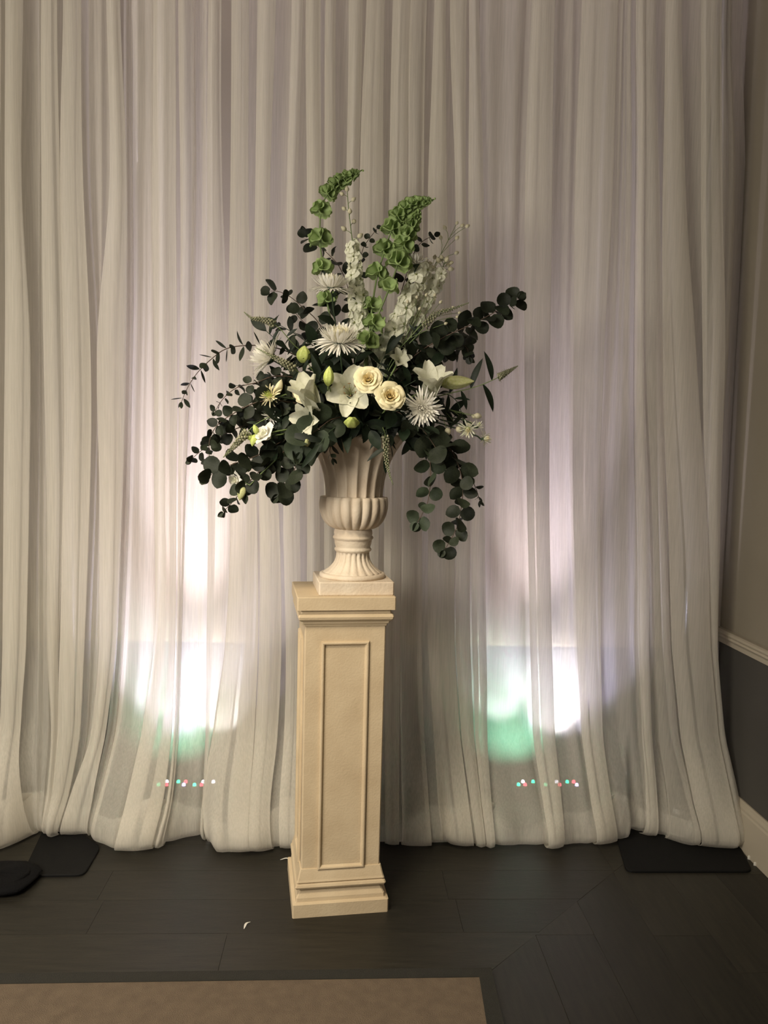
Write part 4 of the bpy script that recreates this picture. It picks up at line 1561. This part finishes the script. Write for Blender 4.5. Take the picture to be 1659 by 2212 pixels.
ROSE_L = [  # r0, r1, h, half, curl, count, mat
    (.03, .10, .82, 2.6, .0, 2, 'rosein'), (.05, .18, .86, 1.7, .05, 3, 'rosein'), (.08, .28, .88, 1.4, .12, 4, 'rosein'),
    (.10, .40, .86, 1.2, .22, 5, 'cream'), (.12, .54, .78, 1.1, .38, 5, 'cream'), (.13, .68, .62, 1.0, .50, 6, 'cream')]
M_ROSE = [petal_patch('rose_petal', *l[:5], l[6], .015, i) for i, l in enumerate(ROSE_L)]
LIS_L = [(.05, .22, .95, 1.6, .05, 3, 'greenwhite'), (.08, .40, .98, 1.2, .18, 4, 'white'), (.10, .56, .9, 1.05, .38, 5, 'white')]
M_LIS = [petal_patch('lisianthus_petal', *l[:5], l[6], .03, i) for i, l in enumerate(LIS_L)]


def rosette(name, label, cat, group, px, py, dy, axis, rad, stem_pts, layers, meshes, seed, sepal=True):
    rn = random.Random(seed)
    c = P(px, py, dy)
    ax = Vector(axis).normalized()
    pl, ln = path(stem_pts + [(px, py, dy)])
    t = thing(name, pl[0], label, cat, group)
    s_ = rad / UP / .80
    base = c - ax * s_ * .55
    pl = pl[:-2] + [base - ax * .012, base + ax * .004]
    stem_mesh('stem', pl, .003, .003, MAT['gstem'], t)
    M = frame(ax, VIEW)
    for li, l in enumerate(layers):
        for k in range(l[5]):
            a = 2 * math.pi * k / l[5] + li * .9 + rn.uniform(-.15, .15)
            z = M @ Vector((math.sin(a), 0, math.cos(a)))
            tilt = ax + z * rn.uniform(-.04, .06)
            put('petal', meshes[li], t, base, tilt, z, s_ * rn.uniform(.95, 1.05))
    if sepal:
        for k in range(5):
            a = 2 * math.pi * k / 5
            z = M @ Vector((math.sin(a), 0, math.cos(a)))
            put('sepal', M_LANCE[0], t, base, ax * .2 + z, ax, s_ * .7)
    return t


rosette('rose', 'cream rose nearest the open lily, higher of the two front roses', 'flower', 'cream roses', 795, 818, -.30, (-.12, -1, .22), 22.5, [(775, 900, -.15), (785, 850, -.22)], ROSE_L, M_ROSE, 1)
rosette('rose', 'cream rose lower and to the right of the other front rose', 'flower', 'cream roses', 843, 854, -.31, (.12, -1, .25), 24, [(815, 910, -.17), (835, 880, -.24)], ROSE_L, M_ROSE, 2)
rosette('rose', 'pale yellow rose half hidden behind the half-open lily', 'flower', 'cream roses', 655, 842, -.19, (-.5, -.85, .2), 22, [(715, 890, -.1), (680, 860, -.14)], ROSE_L, M_ROSE, 3)
rosette('lisianthus', 'white double bloom low on the left beside green buds', 'flower', 'white lisianthus blooms', 571, 938, -.26, (-.55, -.5, .5), 22, [(680, 920, -.12), (610, 930, -.23)], LIS_L, M_LIS, 4)
rosette('lisianthus', 'white bloom half hidden among the trailing leaves at the lower left', 'flower', 'white lisianthus blooms', 508, 1036, -.2, (-.5, -.5, -.1), 17, [(680, 930, -.12), (580, 985, -.2)], LIS_L, M_LIS, 5)


# ---- lilies
def tepal(name, mat, ln=1.0, wid=.34, open_=.6, recurve=.5, n=9):
    v, f = [], []
    x, yv = 0.03, 0.0
    ang = math.pi / 2 * .92
    for i in range(n + 1):
        t = i / n
        w_ = wid * .5 * (math.sin(math.pi * (t * .92 + .05)) ** .58)
        for q in range(-2, 3):
            u = q / 2
            lift = .22 * wid * (u * u) * (1 - .4 * t) - (.06 * wid if q == 0 else 0)
            wav = .035 * math.sin(t * 14 + u * 3) * abs(u) * wid
            nx, ny = -math.sin(ang), math.cos(ang)
            v.append((u * w_, yv + ny * (lift + wav), x + nx * (lift + wav)))
        ang = math.pi / 2 * .92 - open_ * 1.2 * min(1, t * 1.4) - recurve * max(0, t - .35) * 2.0
        x += math.cos(ang) * ln / n
        yv += math.sin(ang) * ln / n
    for i in range(n):
        for q in range(4):
            a = i * 5 + q
            f.append((a, a + 1, a + 6, a + 5))
    m = me(name, v, f)
    m.materials.append(MAT[mat])
    return m


def lily(label, px, py, dy, axis, size, stem_pts, open_, rec, seed, mat='lilywhite', wid=(.44, .34), n=6, stamens=True):
    rn = random.Random(seed)
    c = P(px, py, dy)
    ax = Vector(axis).normalized()
    pl, ln = path(stem_pts + [(px, py, dy)])
    t = thing('lily', pl[0], label, 'flower', 'white lilies')
    b = Vector(t.location)
    s_ = size / UP
    base = c - ax * s_ * .35
    pl = pl[:-2] + [base - ax * .01, base]
    stem_mesh('stem', pl, .003, .0035, MAT['gstem'], t)
    M = frame(ax, VIEW + Vector((0, 0, .7)))
    ms = [tepal('tepal', mat, 1.0, wid[0], open_, rec), tepal('tepal', mat, 1.02, wid[1], open_ * 1.08, rec * 1.1)]
    for k in range(n):
        a = 2 * math.pi * k / n + rn.uniform(-.08, .08)
        z = M @ Vector((math.sin(a), 0, math.cos(a)))
        put('tepal', ms[k % 2], t, base, ax, z, s_ * rn.uniform(.94, 1.05))
    if stamens:
        for k in range(6):
            a = 2 * math.pi * k / 6 + .3
            z = M @ Vector((math.sin(a), 0, math.cos(a)))
            g = G()
            e = base + ax * s_ * .68 + z * s_ * .17
            g.tube([x - b for x in catmull([base, base + ax * s_ * .4 + z * s_ * .05, e], 6)], .0009, 5)
            o = ob('stamen', g.mesh('stamen'), MAT['pistil'], t)
            g = G()
            sd = z.cross(ax).normalized()
            g.tube([e - b - sd * .005, e - b, e - b + sd * .005], [.0008, .0017, .0008], 5)
            ob('anther', g.mesh('anther'), MAT['anther'], o)
        g = G()
        g.tube([base - b, base + ax * s_ * .78 - b], [.0012, .0018], 6)
        ob('pistil', g.mesh('pistil'), MAT['pistil'], t)
    return t


lily('fully open white lily with showing stamens in the middle front', 757, 848, -.23, (-.06, -1, .16), 72, [(755, 920, -.14), (757, 880, -.2)], .80, .42, 1, wid=(.66, .5))
lily('half-open white lily facing left beside the green bud', 672, 864, -.27, (-.42, -.55, .75), 80, [(720, 920, -.14), (690, 890, -.23)], .24, .16, 2, mat='lilywhite', wid=(.5, .36), stamens=False)
lily('white lily at the right seen from behind its petals', 932, 838, -.2, (-.05, -.5, .8), 78, [(860, 890, -.1), (905, 868, -.18)], .42, .3, 3, mat='lilywhite', wid=(.54, .4), stamens=False)
lily('white lily in the lower left shadow with one broad petal in front', 668, 905, -.24, (-.5, -.85, -.1), 56, [(715, 920, -.12), (690, 912, -.2)], .6, .3, 4, mat='lilywhite', wid=(.6, .5), stamens=False)
lily('shaded white lily deep between the delphinium and right leaves', 862, 780, -.08, (.2, -.8, .3), 42, [(820, 860, -.05), (845, 810, -.08)], .5, .3, 5, mat='lilywhite', wid=(.5, .4), stamens=False)


def bud(label, px, py, dy, d, size, stem_pts, mesh=None, sx=None, leafs=0, group='lily buds', cat='flower bud', name='lily_bud'):
    c = P(px, py, dy)
    dv = Vector(d).normalized()
    s_ = size / UP
    b0 = c - dv * s_ * .5
    pl, ln = path(stem_pts + [(px, py, dy)])
    pl = pl[:-3] + [b0 - dv * .012, b0 + dv * .003]
    t = thing(name, pl[0], label, cat, group)
    stem_mesh('stem', pl, .0026, .0022, MAT['gstem'], t)
    put('bud', mesh or M_LBUD, t, b0, dv, VIEW, s_, (sx * s_ if sx else None))
    for k in range(leafs):
        p, dd = at_t(pl, .8 - .1 * k)
        put('leaf', M_LANCE[k % 2], t, p, Vector((math.cos(2.2 * k), -.2, .3)).normalized(), VIEW, 40 / UP)
    return t


bud('upright lime green lily bud left of the open lily', 710, 813, -.28, (.05, -.15, 1), 40, [(735, 900, -.15), (715, 850, -.25)], sx=1.0)
bud('plump lime and cream lily bud at the upper left behind the dark leaves', 656, 766, -.12, (.1, -.25, .95), 38, [(715, 850, -.06), (675, 800, -.1)], sx=1.5, leafs=2)
bud('round lime green lily bud pointing at the viewer above the urn rim', 760, 912, -.29, (.05, -.85, .35), 40, [(760, 935, -.1), (760, 925, -.2)], sx=1.5)
bud('long pale green lily bud pointing right at the right side', 986, 826, -.18, (1, -.15, .08), 74, [(860, 880, -.1), (920, 842, -.16)], bud_mesh('long_lily_bud', 'budtip', 2.9, 6, 24), leafs=1)
bud('small yellowish petal-like lily bud above the yellowish chrysanthemum', 602, 836, -.18, (.35, -.2, .9), 34, [(700, 880, -.1), (630, 860, -.16)], bud_mesh('yellow_bud', 'cream', 2.2, 3, 18), group='lily buds')
for i, (x, y_, s_, d_, lb) in enumerate([(548, 951, 26, (-.2, -.3, -1), 'green pointed bud hanging beside the white double bloom, lowest of three'),
                                         (538, 944, 22, (-.6, -.3, .4), 'green bud beside the white double bloom, leftmost of three'),
                                         (552, 928, 22, (-.3, -.3, .9), 'green bud beside the white double bloom, topmost of three'),
                                         (522, 1066, 30, (-.3, -.3, -1), 'green-white pointed bud near the lowest left leaf tip'),
                                         (663, 956, 24, (.0, -.8, .5), 'small white-green bud among the grey leaves left of the urn')]):
    bud(lb, x, y_, -.255 if i < 3 else (-.27 if i == 4 else -.24), d_, s_, [(690, 925, -.12), (600 if i < 4 else 690, 940 if i < 3 else (990 if i == 3 else 945), -.22)], bud_mesh('pointed_bud', 'budtip' if i > 2 else 'limebud', 1.9, 5, 15),
        group='lisianthus buds', name='lisianthus_bud')


# ---- veronica spikes
def veronica(label, pts, tsp, wid, seed, nl=8, lsz=26):
    rn = random.Random(seed)
    pl, ln = path(pts)
    t = thing('veronica_spike', pl[0], label, 'flower stem', 'slender veronica spikes')
    b = Vector(t.location)
    stem_mesh('stem', pl, .0024, .0012, MAT['gstem'], t)
    g = G()
    n = 90
    for i in range(n):
        u = i / n
        p, d = at_t(pl, tsp + (1 - tsp) * u)
        side = d.cross(VIEW).normalized()
        up = side.cross(d).normalized()
        a = i * 2.399
        rr = wid / UP * .5 * (1 - u) ** .7 + .0008
        q = p + (side * math.cos(a) + up * math.sin(a)) * rr * .75 - b
        r2 = max(.0011, rr * .42)
        g.lathe([(0, -r2), (r2 * .8, -r2 * .4), (r2 * .8, r2 * .4), (0, r2)], 5, center=q)
        if u < .55 and i % 2 == 0:
            o_ = (side * math.cos(a) + up * math.sin(a))
            g.tube([q, q + o_ * rr * .9], .0004, 3, cap=False)
    o = ob('flower_spike', g.mesh('flower_spike'), MAT['veronica'], t)
    o['kind'] = 'stuff'
    for i in range(nl):
        tt = max(.25, tsp - .04 - .06 * i)
        p, d = at_t(pl, tt)
        side = d.cross(VIEW).normalized()
        s_ = 1 if i % 2 else -1
        dd = (side * s_ + d * .4 + Vector((0, -.2, -.55))).normalized()
        put('leaf', M_LANCE[i % 2], t, p, dd, VIEW + Vector((rn.uniform(-.5, .5), 0, rn.uniform(-.2, .6))), lsz / UP * rn.uniform(.8, 1.3))
    return t


veronica('slender flower spike pointing left, highest on the left', [(690, 800, -.08), (635, 745, -.13), (600, 706, -.16), (565, 690, -.17), (545, 688, -.17), (527, 674, -.17)], .82, 14, 1)
veronica('slender flower spike crossing in front of the left-turned chrysanthemum', [(690, 840, -.12), (640, 800, -.2), (605, 778, -.23), (585, 768, -.24), (554, 752, -.24)], .72, 15, 2, 6, 30)
veronica('slender pale flower spike pointing down-left among the lower left leaves', [(690, 905, -.12), (610, 895, -.18), (560, 912, -.22), (530, 938, -.26), (502, 968, -.27), (482, 988, -.27)], .80, 17, 3, 4)
veronica('slender flower spike pointing right above the big right eucalyptus', [(840, 800, -.05), (905, 720, -.1), (940, 680, -.13), (975, 668, -.14), (1013, 654, -.14)], .72, 15, 4)
veronica('slender flower spike reaching farthest right on a bare stem', [(850, 890, -.1), (940, 858, -.16), (1020, 838, -.18), (1062, 822, -.19), (1085, 810, -.19), (1119, 790, -.19)], .88, 14, 5, 10, 46)
veronica('slender flower spike hanging down over the right of the urn', [(815, 915, -.17), (832, 940, -.245), (834, 985, -.25), (840, 1020, -.25), (849, 1047, -.25)], .62, 14, 6, 4)

# ------------------------------------------------------------------ fallen petals
M_FP = leaf_long('fallen_petal', MAT['white'], .16, .1, .3)


def fallen(label, a, b, bend):
    p0, p1 = atZ(*a, z=.003), atZ(*b, z=.003)
    mid = (p0 + p1) / 2 + Vector((bend[0], bend[1], .004))
    pts = catmull([p0, mid, p1], 9)
    g = G()
    v, f = [], []
    for i, p in enumerate(pts):
        t = i / 8
        d = (pts[min(i + 1, 8)] - pts[max(i - 1, 0)]).normalized()
        s_ = d.cross(Vector((0, 0, 1))).normalized() * (.004 * math.sin(math.pi * (t * .9 + .08)))
        v += [p - s_ + Vector((0, 0, .0015)), p, p + s_ + Vector((0, 0, .0015))]
    for i in range(8):
        for q in range(2):
            f.append((i * 3 + q, i * 3 + q + 1, i * 3 + q + 4, i * 3 + q + 3))
    c = Vector(((p0.x + p1.x) / 2, (p0.y + p1.y) / 2, 0))
    o = ob('fallen_petal', me('fallen_petal', [q - c for q in v], f), MAT['white'], None, c)
    return tag(o, label, 'petal', 'petals fallen on the floor')


fallen('curled white petal lying on the bare floor in front of the pedestal', (527, 2007), (541, 1992), (-.004, .004))
fallen('white petal lying on the floor against the left of the pedestal base', (605, 1858), (634, 1862), (.0, .012))
# cable clips on the right baseboard
for lb, px, py in (('small white cable clip on the baseboard, upper of two', 1619, 1854), ('small white cable clip on the baseboard, lower of two', 1632, 1868)):
    d_ = ray(px, py)
    q = CAM + d_ * ((WALL_X - .016 - CAM.x) / d_.x)
    g = G()
    g.box((-.004, -.004, -.010), (0, .004, .010))
    g.tube([(-.005, 0, -.009), (-.006, 0, .0), (-.005, 0, .009)], .002, 6)
    tag(ob('cable_clip', g.mesh('cable_clip', False), MAT['white'], None, q), lb, 'clip', 'cable clips on the baseboard')
